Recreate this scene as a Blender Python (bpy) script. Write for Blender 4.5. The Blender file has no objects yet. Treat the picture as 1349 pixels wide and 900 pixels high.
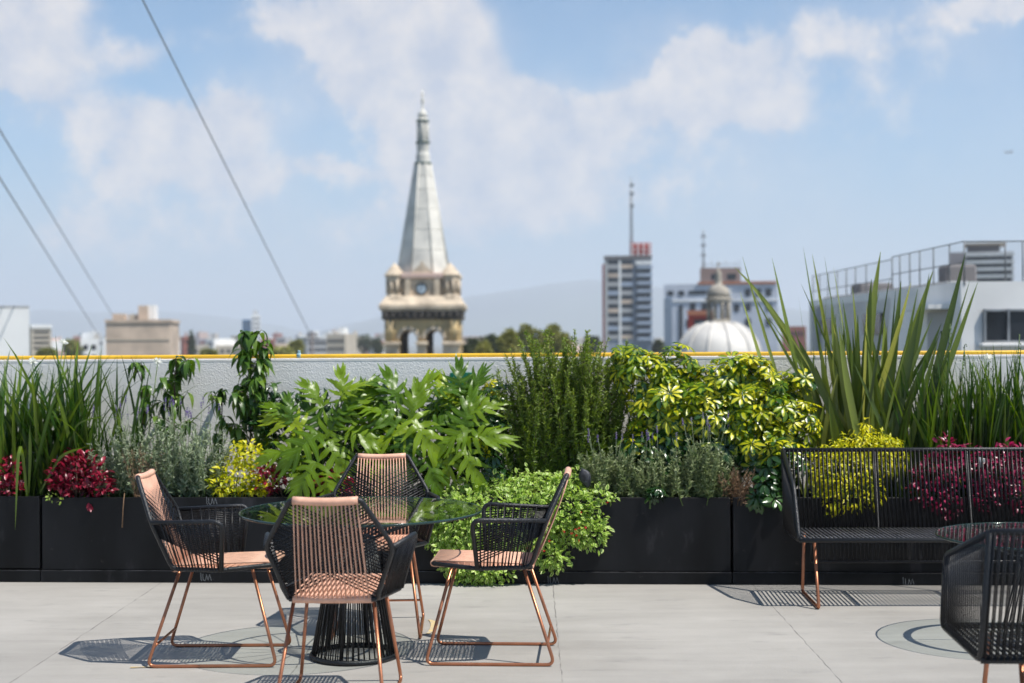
import bpy, math, random
import numpy as np
from mathutils import Vector, Matrix
rng = np.random.default_rng(7); random.seed(7)
sc = bpy.context.scene
COL = sc.collection
R = math.radians
F = 1873.0; EYE = 1.5; ROLL = R(0.35)
def W(px, py, Y):
    """photo pixel at depth Y -> world point"""
    dx, dy = px - 674.5, py - 450.0
    u = dx*math.cos(ROLL) - dy*math.sin(ROLL); v = dx*math.sin(ROLL) + dy*math.cos(ROLL) + 3.0
    return Vector((u/F*Y, Y, EYE - v/F*Y))
AL = -0.056
E1 = Vector((math.cos(AL), math.sin(AL), 0)); E2 = Vector((-math.sin(AL), math.cos(AL), 0)); O0 = Vector((0, 8.72, 0))
def T(s, t, z=0.0): return O0 + E1*s + E2*t + Vector((0, 0, z))
def PT(px, py, t):
    """photo pixel on the vertical plane t metres behind the planter fronts"""
    d = W(px, py, 1.0) - Vector((0, 0, EYE)); o = Vector((0, 0, EYE)) - O0
    k = (t - o.dot(E2))/d.dot(E2)
    return Vector((0, 0, EYE)) + d*k

# ---------------------------------------------------------------- materials
def nodes_of(name):
    m = bpy.data.materials.new(name); m.use_nodes = True
    return m, m.node_tree.nodes, m.node_tree.links
def mat(name, col, rough=0.6, metal=0.0, var=0.12, scale=6.0, bump=0.0, bscale=40.0, spec=0.5, detail=5.0, col2=None, stretch=(1,1,1)):
    m, n, l = nodes_of(name); p = n['Principled BSDF']
    p.inputs['Roughness'].default_value = rough; p.inputs['Metallic'].default_value = metal
    p.inputs['Specular IOR Level'].default_value = spec
    tc = n.new('ShaderNodeTexCoord'); mp = n.new('ShaderNodeMapping'); l.new(tc.outputs['Object'], mp.inputs[0]); mp.inputs['Scale'].default_value = stretch
    no = n.new('ShaderNodeTexNoise'); no.inputs['Scale'].default_value = scale; no.inputs['Detail'].default_value = detail
    l.new(mp.outputs[0], no.inputs['Vector'])
    rp = n.new('ShaderNodeValToRGB'); c2 = col2 or tuple(max(0, c*(1-var*2)) for c in col)
    rp.color_ramp.elements[0].position = 0.3; rp.color_ramp.elements[0].color = (*c2, 1)
    rp.color_ramp.elements[1].position = 0.7; rp.color_ramp.elements[1].color = (*[min(1, c*(1+var*0.6)) for c in col], 1)
    l.new(no.outputs['Fac'], rp.inputs[0]); l.new(rp.outputs[0], p.inputs['Base Color'])
    if bump:
        nb = n.new('ShaderNodeTexNoise'); nb.inputs['Scale'].default_value = bscale; nb.inputs['Detail'].default_value = 6
        l.new(mp.outputs[0], nb.inputs['Vector'])
        b = n.new('ShaderNodeBump'); b.inputs['Strength'].default_value = bump; b.inputs['Distance'].default_value = 0.01
        l.new(nb.outputs['Fac'], b.inputs['Height']); l.new(b.outputs[0], p.inputs['Normal'])
    return m
def leafmat(name, cols, rough=0.42, trans=0.32, margin=None, margin_w=0.3, vein=None, spec=0.5, patch=None):
    """leaf material: colour from per-leaf random attribute, optional pale/dark margin (uv.x 0..1 across), optional vein"""
    m, n, l = nodes_of(name); p = n['Principled BSDF']; out = n['Material Output']
    at = n.new('ShaderNodeAttribute'); at.attribute_name = 'rnd'
    rp = n.new('ShaderNodeValToRGB'); els = rp.color_ramp.elements
    while len(els) < len(cols): els.new(0.5)
    for i, c in enumerate(cols): els[i].position = i/(len(cols)-1) if len(cols) > 1 else 0; els[i].color = (*c, 1)
    l.new(at.outputs['Fac'], rp.inputs[0]); colr = rp.outputs[0]
    uv = n.new('ShaderNodeUVMap'); sp = n.new('ShaderNodeSeparateXYZ'); l.new(uv.outputs[0], sp.inputs[0])
    sb = n.new('ShaderNodeMath'); sb.operation = 'SUBTRACT'; sb.inputs[1].default_value = 0.5; l.new(sp.outputs[0], sb.inputs[0])
    ab = n.new('ShaderNodeMath'); ab.operation = 'ABSOLUTE'; l.new(sb.outputs[0], ab.inputs[0])   # 0 mid .. .5 edge
    tc = n.new('ShaderNodeTexCoord'); no = n.new('ShaderNodeTexNoise'); no.inputs['Scale'].default_value = 60; l.new(tc.outputs['Object'], no.inputs['Vector'])
    def mixin(a, c, fac):
        mx = n.new('ShaderNodeMix'); mx.data_type = 'RGBA'; l.new(fac, mx.inputs[0]); l.new(a, mx.inputs[6]); mx.inputs[7].default_value = (*c, 1); return mx.outputs[2]
    if margin:
        ad = n.new('ShaderNodeMath'); ad.operation = 'MULTIPLY_ADD'; ad.inputs[1].default_value = 0.35; l.new(no.outputs['Fac'], ad.inputs[0]); l.new(ab.outputs[0], ad.inputs[2])
        mr = n.new('ShaderNodeMapRange'); mr.inputs['From Min'].default_value = 0.175+margin_w-0.05; mr.inputs['From Max'].default_value = 0.175+margin_w+0.05
        l.new(ad.outputs[0], mr.inputs[0]); colr = mixin(colr, margin, mr.outputs[0])
    if patch:
        n2 = n.new('ShaderNodeTexNoise'); n2.inputs['Scale'].default_value = 22; l.new(tc.outputs['Object'], n2.inputs['Vector'])
        mr = n.new('ShaderNodeMapRange'); mr.inputs['From Min'].default_value = 0.60; mr.inputs['From Max'].default_value = 0.65; l.new(n2.outputs['Fac'], mr.inputs[0]); colr = mixin(colr, patch, mr.outputs[0])
    if vein:
        mr = n.new('ShaderNodeMapRange'); mr.inputs['From Min'].default_value = 0.06; mr.inputs['From Max'].default_value = 0.0; mr.inputs['To Max'].default_value = 0.7
        l.new(ab.outputs[0], mr.inputs[0]); colr = mixin(colr, vein, mr.outputs[0])
    p.inputs['Roughness'].default_value = rough; p.inputs['Specular IOR Level'].default_value = spec
    l.new(colr, p.inputs['Base Color'])
    nb = n.new('ShaderNodeBump'); nb.inputs['Strength'].default_value = 0.25; nb.inputs['Distance'].default_value = 0.004; l.new(no.outputs['Fac'], nb.inputs['Height']); l.new(nb.outputs[0], p.inputs['Normal'])
    tr = n.new('ShaderNodeBsdfTranslucent'); hs = n.new('ShaderNodeHueSaturation'); hs.inputs['Saturation'].default_value = 1.15; hs.inputs['Value'].default_value = 1.5
    l.new(colr, hs.inputs['Color']); l.new(hs.outputs[0], tr.inputs['Color'])
    ms = n.new('ShaderNodeMixShader'); ms.inputs[0].default_value = trans
    l.new(p.outputs[0], ms.inputs[1]); l.new(tr.outputs[0], ms.inputs[2]); l.new(ms.outputs[0], out.inputs[0])
    return m

# ---------------------------------------------------------------- mesh builder
class MB:
    def __init__(s): s.v = []; s.f = []; s.uv = []; s.r = []; s.n = 0; s.sm = []
    def add(s, V, Fc, UV=None, rnd=None, smooth=True):
        V = np.asarray(V, float).reshape(-1, 3)
        Fc = [tuple(int(i)+s.n for i in f) for f in Fc]
        s.v.append(V); s.f.extend(Fc); s.n += len(V)
        s.uv.append(np.zeros((len(V), 2)) if UV is None else np.asarray(UV, float))
        s.r.extend([0.5]*len(Fc) if rnd is None else list(rnd)); s.sm.extend([smooth]*len(Fc))
    def box(s, c, d, rz=0.0, rx=0.0, ry=0.0, bev=0.0):
        x, y, z = d[0]/2, d[1]/2, d[2]/2
        M = Matrix.Rotation(rz, 3, 'Z') @ Matrix.Rotation(ry, 3, 'Y') @ Matrix.Rotation(rx, 3, 'X')
        if bev <= 0:
            P = [(-x,-y,-z),(x,-y,-z),(x,y,-z),(-x,y,-z),(-x,-y,z),(x,-y,z),(x,y,z),(-x,y,z)]
            Fq = [(0,3,2,1),(4,5,6,7),(0,1,5,4),(1,2,6,5),(2,3,7,6),(3,0,4,7)]
        else:
            b = min(bev, x*.9, y*.9, z*.9); P = []; 
            for (X, Y_, Z) in ((x,y-b,z-b),(x-b,y,z-b),(x-b,y-b,z)):
                for sx in (-1,1):
                    for sy in (-1,1):
                        for sz in (-1,1): P.append((X*sx, Y_*sy, Z*sz))
            def i(k, sx, sy, sz): return k*8+(sx>0)*4+(sy>0)*2+(sz>0)
            Fq = []
            for q in (-1, 1):
                Fq.append((i(0,q,-1,-1),i(0,q,1,-1),i(0,q,1,1),i(0,q,-1,1))); Fq.append((i(1,-1,q,-1),i(1,1,q,-1),i(1,1,q,1),i(1,-1,q,1))); Fq.append((i(2,-1,-1,q),i(2,1,-1,q),i(2,1,1,q),i(2,-1,1,q)))
            for a in (-1, 1):
                for b2 in (-1, 1):
                    Fq.append((i(0,a,b2,-1),i(0,a,b2,1),i(1,a,b2,1),i(1,a,b2,-1)))
                    Fq.append((i(0,a,-1,b2),i(0,a,1,b2),i(2,a,1,b2),i(2,a,-1,b2)))
                    Fq.append((i(1,-1,a,b2),i(1,1,a,b2),i(2,1,a,b2),i(2,-1,a,b2)))
                    for c3 in (-1, 1): Fq.append((i(0,a,b2,c3),i(1,a,b2,c3),i(2,a,b2,c3)))
            # orient outward
            Q = []
            for f in Fq:
                pts = [Vector(P[k]) for k in f]; nn = (pts[1]-pts[0]).cross(pts[2]-pts[0]); cc = sum(pts, Vector())/len(pts)
                Q.append(f if nn.dot(cc) > 0 else f[::-1])
            Fq = Q
        V = [tuple(M @ Vector(p) + Vector(c)) for p in P]
        s.add(V, Fq, smooth=False)
    def tube(s, pts, r, seg=8, closed=False, cap=True, smooth=True, uvs=False):
        P = [Vector(p) for p in pts]; n = len(P)
        rr = r if hasattr(r, '__len__') else [r]*n
        tang = []
        for i in range(n):
            a = P[(i-1) % n] if (closed or i > 0) else P[0]; b = P[(i+1) % n] if (closed or i < n-1) else P[-1]
            t = b-a; tang.append(t.normalized() if t.length > 1e-9 else Vector((0,0,1)))
        up = Vector((0,0,1)) if abs(tang[0].z) < 0.9 else Vector((1,0,0))
        nx = (up - tang[0]*up.dot(tang[0])).normalized()
        V = []
        for i in range(n):
            nx = (nx - tang[i]*nx.dot(tang[i])).normalized(); ny = tang[i].cross(nx)
            for k in range(seg):
                a = 2*math.pi*k/seg; V.append(tuple(P[i] + (nx*math.cos(a)+ny*math.sin(a))*rr[i]))
        Fq = []
        m = n if closed else n-1
        for i in range(m):
            j = (i+1) % n
            for k in range(seg): Fq.append((i*seg+k, i*seg+(k+1) % seg, j*seg+(k+1) % seg, j*seg+k))
        if cap and not closed: Fq.append(tuple(range(seg))[::-1]); Fq.append(tuple((n-1)*seg+k for k in range(seg)))
        s.add(V, Fq, smooth=smooth)
    def lathe(s, prof, c=(0,0,0), seg=24, smooth=True, rot=0.0, cap=True):
        V = []; n = len(prof)
        for (r, z) in prof:
            for k in range(seg):
                a = 2*math.pi*k/seg+rot; V.append((c[0]+r*math.cos(a), c[1]+r*math.sin(a), c[2]+z))
        Fq = []
        for i in range(n-1):
            for k in range(seg): Fq.append((i*seg+k, i*seg+(k+1) % seg, (i+1)*seg+(k+1) % seg, (i+1)*seg+k))
        if cap: Fq.append(tuple(range(seg))[::-1]); Fq.append(tuple((n-1)*seg+k for k in range(seg)))
        s.add(V, Fq, smooth=smooth)
    def prism(s, poly, c, ax, ay, az, d):
        """poly in 2D on axes ax, ay at c, extruded d along az"""
        ax, ay, az, c = Vector(ax), Vector(ay), Vector(az), Vector(c); n = len(poly)
        V = [tuple(c+ax*p[0]+ay*p[1]) for p in poly] + [tuple(c+ax*p[0]+ay*p[1]+az*d) for p in poly]
        Fq = [tuple(range(n))[::-1], tuple(range(n, 2*n))] + [(i, (i+1) % n, n+(i+1) % n, n+i) for i in range(n)]
        s.add(V, Fq, smooth=False)
    def leaves(s, tpl, base, d, nrm, size, rnd, wid=None):
        """tpl=(V,F,UV) leaf template: y along, x across, z normal"""
        TV, TF, TU = tpl; M = len(base)
        if M == 0: return
        d = d/np.linalg.norm(d, axis=1, keepdims=True)
        x = np.cross(d, nrm); x /= np.maximum(np.linalg.norm(x, axis=1, keepdims=True), 1e-9); z = np.cross(x, d)
        w = size if wid is None else wid
        V = (base[:, None, :] + TV[None, :, 0:1]*(x*w[:, None])[:, None, :] + TV[None, :, 1:2]*(d*size[:, None])[:, None, :] + TV[None, :, 2:3]*(z*size[:, None])[:, None, :])
        k = len(TV); V = V.reshape(-1, 3); off = s.n
        for i in range(M):
            o = off+i*k
            for f in TF: s.f.append(tuple(o+j for j in f))
        s.v.append(V); s.n += len(V); s.uv.append(np.tile(TU, (M, 1))); s.r.extend(np.repeat(rnd, len(TF)).tolist()); s.sm.extend([True]*(M*len(TF)))
    def blades(s, base, az, lean, length, width, curve, rnd, K=7, fold=0.25, twist=0.0, tipw=0.0, bluff=0.35):
        """strap blades; lean from vertical at the base, curve = extra lean at the tip"""
        M = len(base); t = np.linspace(0, 1, K+1)
        ang = lean[:, None] + curve[:, None]*t[None, :]**1.6
        dl = length[:, None]/K
        h = np.zeros((M, K+1)); zz = np.zeros((M, K+1))
        am = 0.5*(ang[:, 1:]+ang[:, :-1])
        h[:, 1:] = np.cumsum(np.sin(am)*dl, 1); zz[:, 1:] = np.cumsum(np.cos(am)*dl, 1)
        ca, sa = np.cos(az)[:, None], np.sin(az)[:, None]
        C = np.stack([base[:, 0:1]+h*ca, base[:, 1:2]+h*sa, base[:, 2:3]+zz], -1)
        tw = az[:, None]+math.pi/2+(np.asarray(twist).reshape(-1, 1) if np.ndim(twist) else twist)+0*t[None, :]
        side = np.stack([np.cos(tw), np.sin(tw), 0*tw], -1)
        nr = np.stack([-np.cos(ang)*ca, -np.cos(ang)*sa, np.sin(ang)], -1)
        wf = np.minimum(1, 0.6+t/0.25*0.4)*np.clip((1-t)/bluff, tipw, 1)**0.7
        w = width[:, None]*wf[None, :]
        L = C-side*w[..., None]/2 + nr*w[..., None]*fold; Rr = C+side*w[..., None]/2 + nr*w[..., None]*fold
        V = np.stack([L, C, Rr], 2).reshape(-1, 3); k = 3*(K+1); off = s.n
        for i in range(M):
            o = off+i*k
            for j in range(K):
                a = o+3*j; s.f.append((a, a+1, a+4, a+3)); s.f.append((a+1, a+2, a+5, a+4))
        U = np.stack([np.tile([0, .5, 1], K+1), np.repeat(t, 3)], -1)
        s.v.append(V); s.n += len(V); s.uv.append(np.tile(U, (M, 1))); s.r.extend(np.repeat(rnd, 2*K).tolist()); s.sm.extend([True]*(M*2*K))
    def build(s, name, m, parent=None, loc=None, rz=0.0, world=True):
        me = bpy.data.meshes.new(name)
        V = np.concatenate(s.v) if s.v else np.zeros((0, 3))
        if parent is not None and world:      # geometry is in world space: bring into the parent's frame
            Mw = Matrix.Identity(4); q = parent
            while q is not None: Mw = q.matrix_basis @ Mw; q = q.parent
            Mi = np.array(Mw.inverted()); V = V@Mi[:3, :3].T+Mi[:3, 3]
        me.from_pydata(V.tolist(), [], s.f)
        uvl = me.uv_layers.new(name='UVMap'); UV = np.concatenate(s.uv)
        li = np.zeros(len(me.loops), dtype=np.int32); me.loops.foreach_get('vertex_index', li)
        uvl.data.foreach_set('uv', UV[li].astype(np.float32).ravel())
        if len(s.r) == len(me.polygons):
            a = me.attributes.new('rnd', 'FLOAT', 'FACE'); a.data.foreach_set('value', np.array(s.r, dtype=np.float32))
            me.polygons.foreach_set('use_smooth', np.array(s.sm, dtype=bool))
        me.materials.append(m); me.update()
        o = bpy.data.objects.new(name, me); COL.objects.link(o)
        if parent is not None: o.parent = parent
        if loc is not None: o.location = loc
        if rz: o.rotation_euler = (0, 0, rz)
        return o
def empty(name, loc, rz=0.0):
    o = bpy.data.objects.new(name, None); COL.objects.link(o); o.empty_display_size = 0.2
    o.location = loc; o.rotation_euler = (0, 0, rz)
    o.matrix_basis = Matrix.Translation(Vector(loc)) @ Matrix.Rotation(rz, 4, 'Z')
    return o
def tag(o, label=None, cat=None, group=None, kind=None):
    if label: o['label'] = label
    if cat: o['category'] = cat
    if group: o['group'] = group
    if kind: o['kind'] = kind
    return o
def copy_tree(o, parent=None):
    c = o.copy(); COL.objects.link(c)
    if parent is not None: c.parent = parent
    for ch in [k for k in COL.objects if k.parent == o]: copy_tree(ch, c)
    return c

def fillet(pts, r, n=4, closed=False):
    P = [Vector(p) for p in pts]; out = []; N = len(P)
    for i in range(N):
        if not closed and i in (0, N-1): out.append(P[i]); continue
        a, b, c = P[i-1], P[i], P[(i+1) % N]
        u = (a-b); v = (c-b); rr = min(r, u.length*.45, v.length*.45); p0 = b+u.normalized()*rr; p1 = b+v.normalized()*rr
        for k in range(n+1):
            t = k/n; out.append(p0*(1-t)**2 + b*2*t*(1-t) + p1*t*t)
    return out
def lerp(a, b, t): return Vector(a)*(1-t)+Vector(b)*t

# ---------------------------------------------------------------- camera
cam = bpy.data.cameras.new('camera'); co = bpy.data.objects.new('camera', cam); COL.objects.link(co); sc.camera = co
cam.sensor_width = 36; cam.lens = F/1349*36; cam.shift_y = -3/1349; cam.clip_end = 60000; cam.clip_start = 0.1
co.matrix_world = Matrix.Translation((0, 0, EYE)) @ Matrix.Rotation(R(90), 4, 'X') @ Matrix.Rotation(-ROLL, 4, 'Z')
cam.dof.use_dof = True; cam.dof.focus_distance = 7.2; cam.dof.aperture_fstop = 2.1
sc.view_settings.view_transform = 'Standard'; sc.view_settings.look = 'None'; sc.view_settings.exposure = 0.30; sc.view_settings.gamma = 1

# ---------------------------------------------------------------- light and sky
sun_dir = Vector((0.50, -0.26, 1.0)).normalized()
el = math.asin(sun_dir.z); az = math.atan2(sun_dir.x, sun_dir.y)
sl = bpy.data.lights.new('sun', 'SUN'); so = bpy.data.objects.new('sun', sl); COL.objects.link(so)
sl.energy = 5.0; sl.angle = R(0.53); sl.color = (1, 0.955, 0.89); so.rotation_euler = sun_dir.to_track_quat('Z', 'Y').to_euler()
w = bpy.data.worlds.new('World'); sc.world = w; w.use_nodes = True; n = w.node_tree.nodes; l = w.node_tree.links
bg = n['Background']; bg.inputs[1].default_value = 0.106
sky = n.new('ShaderNodeTexSky'); sky.sky_type = 'NISHITA'; sky.sun_disc = False; sky.sun_elevation = el; sky.sun_rotation = az
sky.air_density = 1.0; sky.dust_density = 0.3; sky.ozone_density = 1.0; sky.altitude = 1500
tc = n.new('ShaderNodeTexCoord'); nz = n.new('ShaderNodeVectorMath'); nz.operation = 'NORMALIZE'; l.new(tc.outputs['Generated'], nz.inputs[0])
sp = n.new('ShaderNodeSeparateXYZ'); l.new(nz.outputs[0], sp.inputs[0])
def math_(op, a, b=None, clamp=False):
    m_ = n.new('ShaderNodeMath'); m_.operation = op; m_.use_clamp = clamp
    for i, q in enumerate((a, b)):
        if q is None: continue
        if isinstance(q, (int, float)): m_.inputs[i].default_value = q
        else: l.new(q, m_.inputs[i])
    return m_.outputs[0]
def dirv(px, py):
    v = W(px, py, 1.0)-Vector((0, 0, EYE)); return v.normalized()
# warped direction so cloud edges are billowy
wn = n.new('ShaderNodeTexNoise'); wn.inputs['Scale'].default_value = 17; wn.inputs['Detail'].default_value = 6; wn.inputs['Roughness'].default_value = 0.6; l.new(nz.outputs[0], wn.inputs['Vector'])
wm = n.new('ShaderNodeVectorMath'); wm.operation = 'MULTIPLY_ADD'; l.new(wn.outputs['Color'], wm.inputs[0]); wm.inputs[1].default_value = (0.062,)*3; 
ws = n.new('ShaderNodeVectorMath'); ws.operation = 'SUBTRACT'; l.new(nz.outputs[0], ws.inputs[0]); ws.inputs[1].default_value = (0.031,)*3
l.new(ws.outputs[0], wm.inputs[2]); warped = wm.outputs[0]
wsp = n.new('ShaderNodeSeparateXYZ'); l.new(warped, wsp.inputs[0])
# (px, py, rx, ry, strength) cloud masses of the photographed sky as directions
clouds = [(10,20,70,75,1.1),(40,80,55,45,.8),(165,68,42,24,.75),(110,5,60,18,.5),(255,45,45,30,.35),
 (500,40,120,62,1.15),(575,70,60,75,1.3),(540,110,80,50,1.1),(470,125,55,30,.8),(640,195,105,46,1.15),(590,150,60,60,.9),(740,140,95,35,.8),(690,205,60,30,.7),(400,10,60,30,.6),
 (190,165,130,38,.95),(300,180,70,55,.6),(170,220,70,28,.6),(95,290,60,30,.4),(440,228,60,14,.7),(330,230,50,20,.4),
 (920,70,48,18,1.0),(925,130,75,32,1.1),(1028,140,24,20,.9),(905,100,70,50,.55),(1130,40,150,50,.36),(1010,60,120,40,.35),(1310,2,70,16,.9),(1180,90,150,60,.25),
 (560,300,260,40,.35),(760,260,200,60,.35),(100,340,200,50,.3),(860,170,120,50,.4),(1180,140,160,60,.22),(640,260,140,40,.45),(250,260,120,40,.4),(1000,230,260,60,.28),(330,330,200,40,.28)]
tot = None
for (px, py, rx, ry, st) in clouds:
    c = dirv(px, py); rx, ry = rx/F*1.08, ry/F*1.12
    dx = math_('DIVIDE', math_('SUBTRACT', wsp.outputs[0], c.x), rx); dz = math_('DIVIDE', math_('SUBTRACT', wsp.outputs[2], c.z), ry)
    r2 = math_('ADD', math_('MULTIPLY', dx, dx), math_('MULTIPLY', dz, dz))
    g = math_('MULTIPLY', math_('EXPONENT', math_('MULTIPLY', r2, -1.0)), st)
    tot = g if tot is None else math_('ADD', tot, g)
front = math_('GREATER_THAN', sp.outputs[1], 0.0)
tot = math_('MULTIPLY', tot, front)
# loose clouds elsewhere in the sky
gn = n.new('ShaderNodeTexNoise'); gn.inputs['Scale'].default_value = 3.0; gn.inputs['Detail'].default_value = 9; gn.inputs['Roughness'].default_value = 0.55
mp = n.new('ShaderNodeMapping'); mp.inputs['Scale'].default_value = (1, 1, 2.6); l.new(nz.outputs[0], mp.inputs[0]); l.new(mp.outputs[0], gn.inputs['Vector'])
far = math_('SUBTRACT', 1.0, math_('MULTIPLY', front, math_('SUBTRACT', 1.0, math_('MULTIPLY', math_('SUBTRACT', math_('ABSOLUTE', sp.outputs[0]), 0.4), 6.0, True), True)))
loose = math_('MULTIPLY', math_('MULTIPLY', math_('SUBTRACT', gn.outputs['Fac'], 0.5), 5.0, True), far)
fn = n.new('ShaderNodeTexNoise'); fn.inputs['Scale'].default_value = 34; fn.inputs['Detail'].default_value = 8; fn.inputs['Roughness'].default_value = 0.62; l.new(nz.outputs[0], fn.inputs['Vector'])
bil = math_('MULTIPLY', math_('SUBTRACT', fn.outputs['Fac'], 0.5), 1.3)
dens0 = math_('ADD', tot, math_('MULTIPLY', bil, math_('MULTIPLY', tot, 1.6, True)))
mr = n.new('ShaderNodeMapRange'); mr.interpolation_type = 'SMOOTHSTEP'; l.new(dens0, mr.inputs[0]); mr.inputs['From Min'].default_value = 0.24; mr.inputs['From Max'].default_value = 0.95
vn = n.new('ShaderNodeTexNoise'); vn.inputs['Scale'].default_value = 9; vn.inputs['Detail'].default_value = 7; l.new(nz.outputs[0], vn.inputs['Vector'])
veil = math_('MULTIPLY', math_('ADD', math_('MULTIPLY', tot, 0.75), 0.10), math_('MULTIPLY', math_('SUBTRACT', vn.outputs['Fac'], 0.30), 2.4, True), True)
veil = math_('MINIMUM', veil, 0.52)
dens = math_('MAXIMUM', math_('MAXIMUM', mr.outputs[0], veil), math_('MULTIPLY', loose, 0.8))
# haze toward the horizon and a milky veil over the blue
hz = n.new('ShaderNodeMapRange'); hz.interpolation_type = 'SMOOTHSTEP'; l.new(sp.outputs[2], hz.inputs[0]); hz.inputs['From Min'].default_value = 0.20; hz.inputs['From Max'].default_value = -0.03; hz.inputs['To Min'].default_value = 0.0; hz.inputs['To Max'].default_value = 0.90
mxh = n.new('ShaderNodeMix'); mxh.data_type = 'RGBA'; l.new(hz.outputs[0], mxh.inputs[0]); tnt = n.new('ShaderNodeVectorMath'); tnt.operation = 'MULTIPLY'; tnt.inputs[1].default_value = (0.74, 0.98, 1.06); l.new(sky.outputs[0], tnt.inputs[0]); l.new(tnt.outputs[0], mxh.inputs[6]); mxh.inputs[7].default_value = (2.65, 3.3, 4.45, 1)
ccr = n.new('ShaderNodeValToRGB'); l.new(fn.outputs['Fac'], ccr.inputs[0])
ccr.color_ramp.elements[0].position = 0.32; ccr.color_ramp.elements[0].color = (0.62, 0.66, 0.77, 1); ccr.color_ramp.elements[1].position = 0.68; ccr.color_ramp.elements[1].color = (1.0, 0.93, 0.88, 1)
dmul = math_('MULTIPLY', dens, 0.86)
mxc = n.new('ShaderNodeMix'); mxc.data_type = 'RGBA'; l.new(dmul, mxc.inputs[0]); l.new(mxh.outputs[2], mxc.inputs[6])
csc = n.new('ShaderNodeVectorMath'); csc.operation = 'SCALE'; l.new(ccr.outputs[0], csc.inputs[0]); csc.inputs['Scale'].default_value = 7.2
l.new(csc.outputs[0], mxc.inputs[7]); l.new(mxc.outputs[2], bg.inputs[0])
# ---------------------------------------------------------------- materials in use
M_black = mat('black_plastic_cord', (0.008, 0.008, 0.010), rough=0.38, var=0.2, scale=30, spec=0.4)
M_frame = mat('black_wrapped_tube', (0.010, 0.011, 0.013), rough=0.42, var=0.25, scale=60, bump=0.35, bscale=160)
M_peach = mat('peach_plastic_cord', (0.76, 0.43, 0.30), rough=0.45, var=0.10, scale=25, spec=0.4)
M_copper = mat('copper_lacquered_steel', (0.50, 0.20, 0.105), rough=0.34, metal=0.75, var=0.12, scale=12)
M_planter = mat('black_painted_steel', (0.008, 0.0085, 0.010), rough=0.5, var=0.45, scale=4, bump=0.12, bscale=14, spec=0.22, detail=9, stretch=(1, 1, 0.35))
def add_dust(m, col, thr, amt, scale, stretch=(1, 1, 1)):
    n, l = m.node_tree.nodes, m.node_tree.links; p = n['Principled BSDF']; old = p.inputs['Base Color'].links[0].from_socket
    tc = n.new('ShaderNodeTexCoord'); mp = n.new('ShaderNodeMapping'); mp.inputs['Scale'].default_value = stretch; mp.inputs['Rotation'].default_value = (0, .5, 0); l.new(tc.outputs['Object'], mp.inputs[0])
    q = n.new('ShaderNodeTexNoise'); q.inputs['Scale'].default_value = scale; q.inputs['Detail'].default_value = 10; q.inputs['Roughness'].default_value = .65; l.new(mp.outputs[0], q.inputs['Vector'])
    r = n.new('ShaderNodeMapRange'); r.inputs['From Min'].default_value = thr; r.inputs['From Max'].default_value = thr+.18; r.inputs['To Max'].default_value = amt; l.new(q.outputs['Fac'], r.inputs[0])
    mx = n.new('ShaderNodeMix'); mx.data_type = 'RGBA'; l.new(r.outputs[0], mx.inputs[0]); l.new(old, mx.inputs[6]); mx.inputs[7].default_value = (*col, 1); l.new(mx.outputs[2], p.inputs['Base Color'])
add_dust(M_planter, (.055, .055, .06), .56, .8, 2.6, (1.6, 1, .55)); add_dust(M_planter, (.11, .10, .09), .66, .7, 14)
M_dust = mat('dusty_black_edge', (0.10, 0.10, 0.11), rough=0.7, var=0.5, scale=20)
M_greycord = mat('grey_plastic_cord', (0.11, 0.11, 0.12), rough=0.5, var=0.3, scale=12)  # lighter grey cord, used for the bench seat only
M_logo = mat('grey_print', (0.16, 0.17, 0.18), rough=0.6, var=0.2, scale=60)
M_soil = mat('potting_soil', (0.045, 0.03, 0.02), rough=0.95, var=0.5, scale=40, bump=0.8, bscale=60)
M_yellow = mat('yellow_painted_pipe', (0.84, 0.50, 0.03), rough=0.4, var=0.10, scale=5)
M_white = mat('white_render', (0.80, 0.78, 0.74), rough=0.85, var=0.05, scale=4, bump=0.2)
# glass: thin tinted sheet, reflection by angle
def glassmat(name, tint, refl=1.0):
    m, n, l = nodes_of(name); n.remove(n['Principled BSDF'])
    t = n.new('ShaderNodeBsdfTransparent'); t.inputs[0].default_value = (*tint, 1)
    g = n.new('ShaderNodeBsdfGlossy'); g.inputs['Roughness'].default_value = 0.015; g.inputs['Color'].default_value = (refl,)*3+(1,)
    lw = n.new('ShaderNodeLayerWeight'); lw.inputs[0].default_value = 0.5
    pw = n.new('ShaderNodeMath'); pw.operation = 'POWER'; l.new(lw.outputs['Facing'], pw.inputs[0]); pw.inputs[1].default_value = 5.0
    fr = n.new('ShaderNodeMath'); fr.operation = 'MULTIPLY_ADD'; l.new(pw.outputs[0], fr.inputs[0]); fr.inputs[1].default_value = 0.88; fr.inputs[2].default_value = 0.07; fr.use_clamp = True
    mx = n.new('ShaderNodeMixShader'); l.new(fr.outputs[0], mx.inputs[0]); l.new(t.outputs[0], mx.inputs[1]); l.new(g.outputs[0], mx.inputs[2])
    l.new(mx.outputs[0], n['Material Output'].inputs[0]); return m
M_glass = glassmat('clear_glass', (0.93, 0.96, 0.945), 0.95)
M_glassedge = mat('dark_green_glass_edge', (0.02, 0.045, 0.04), rough=0.12, var=0.1, scale=10)

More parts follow.
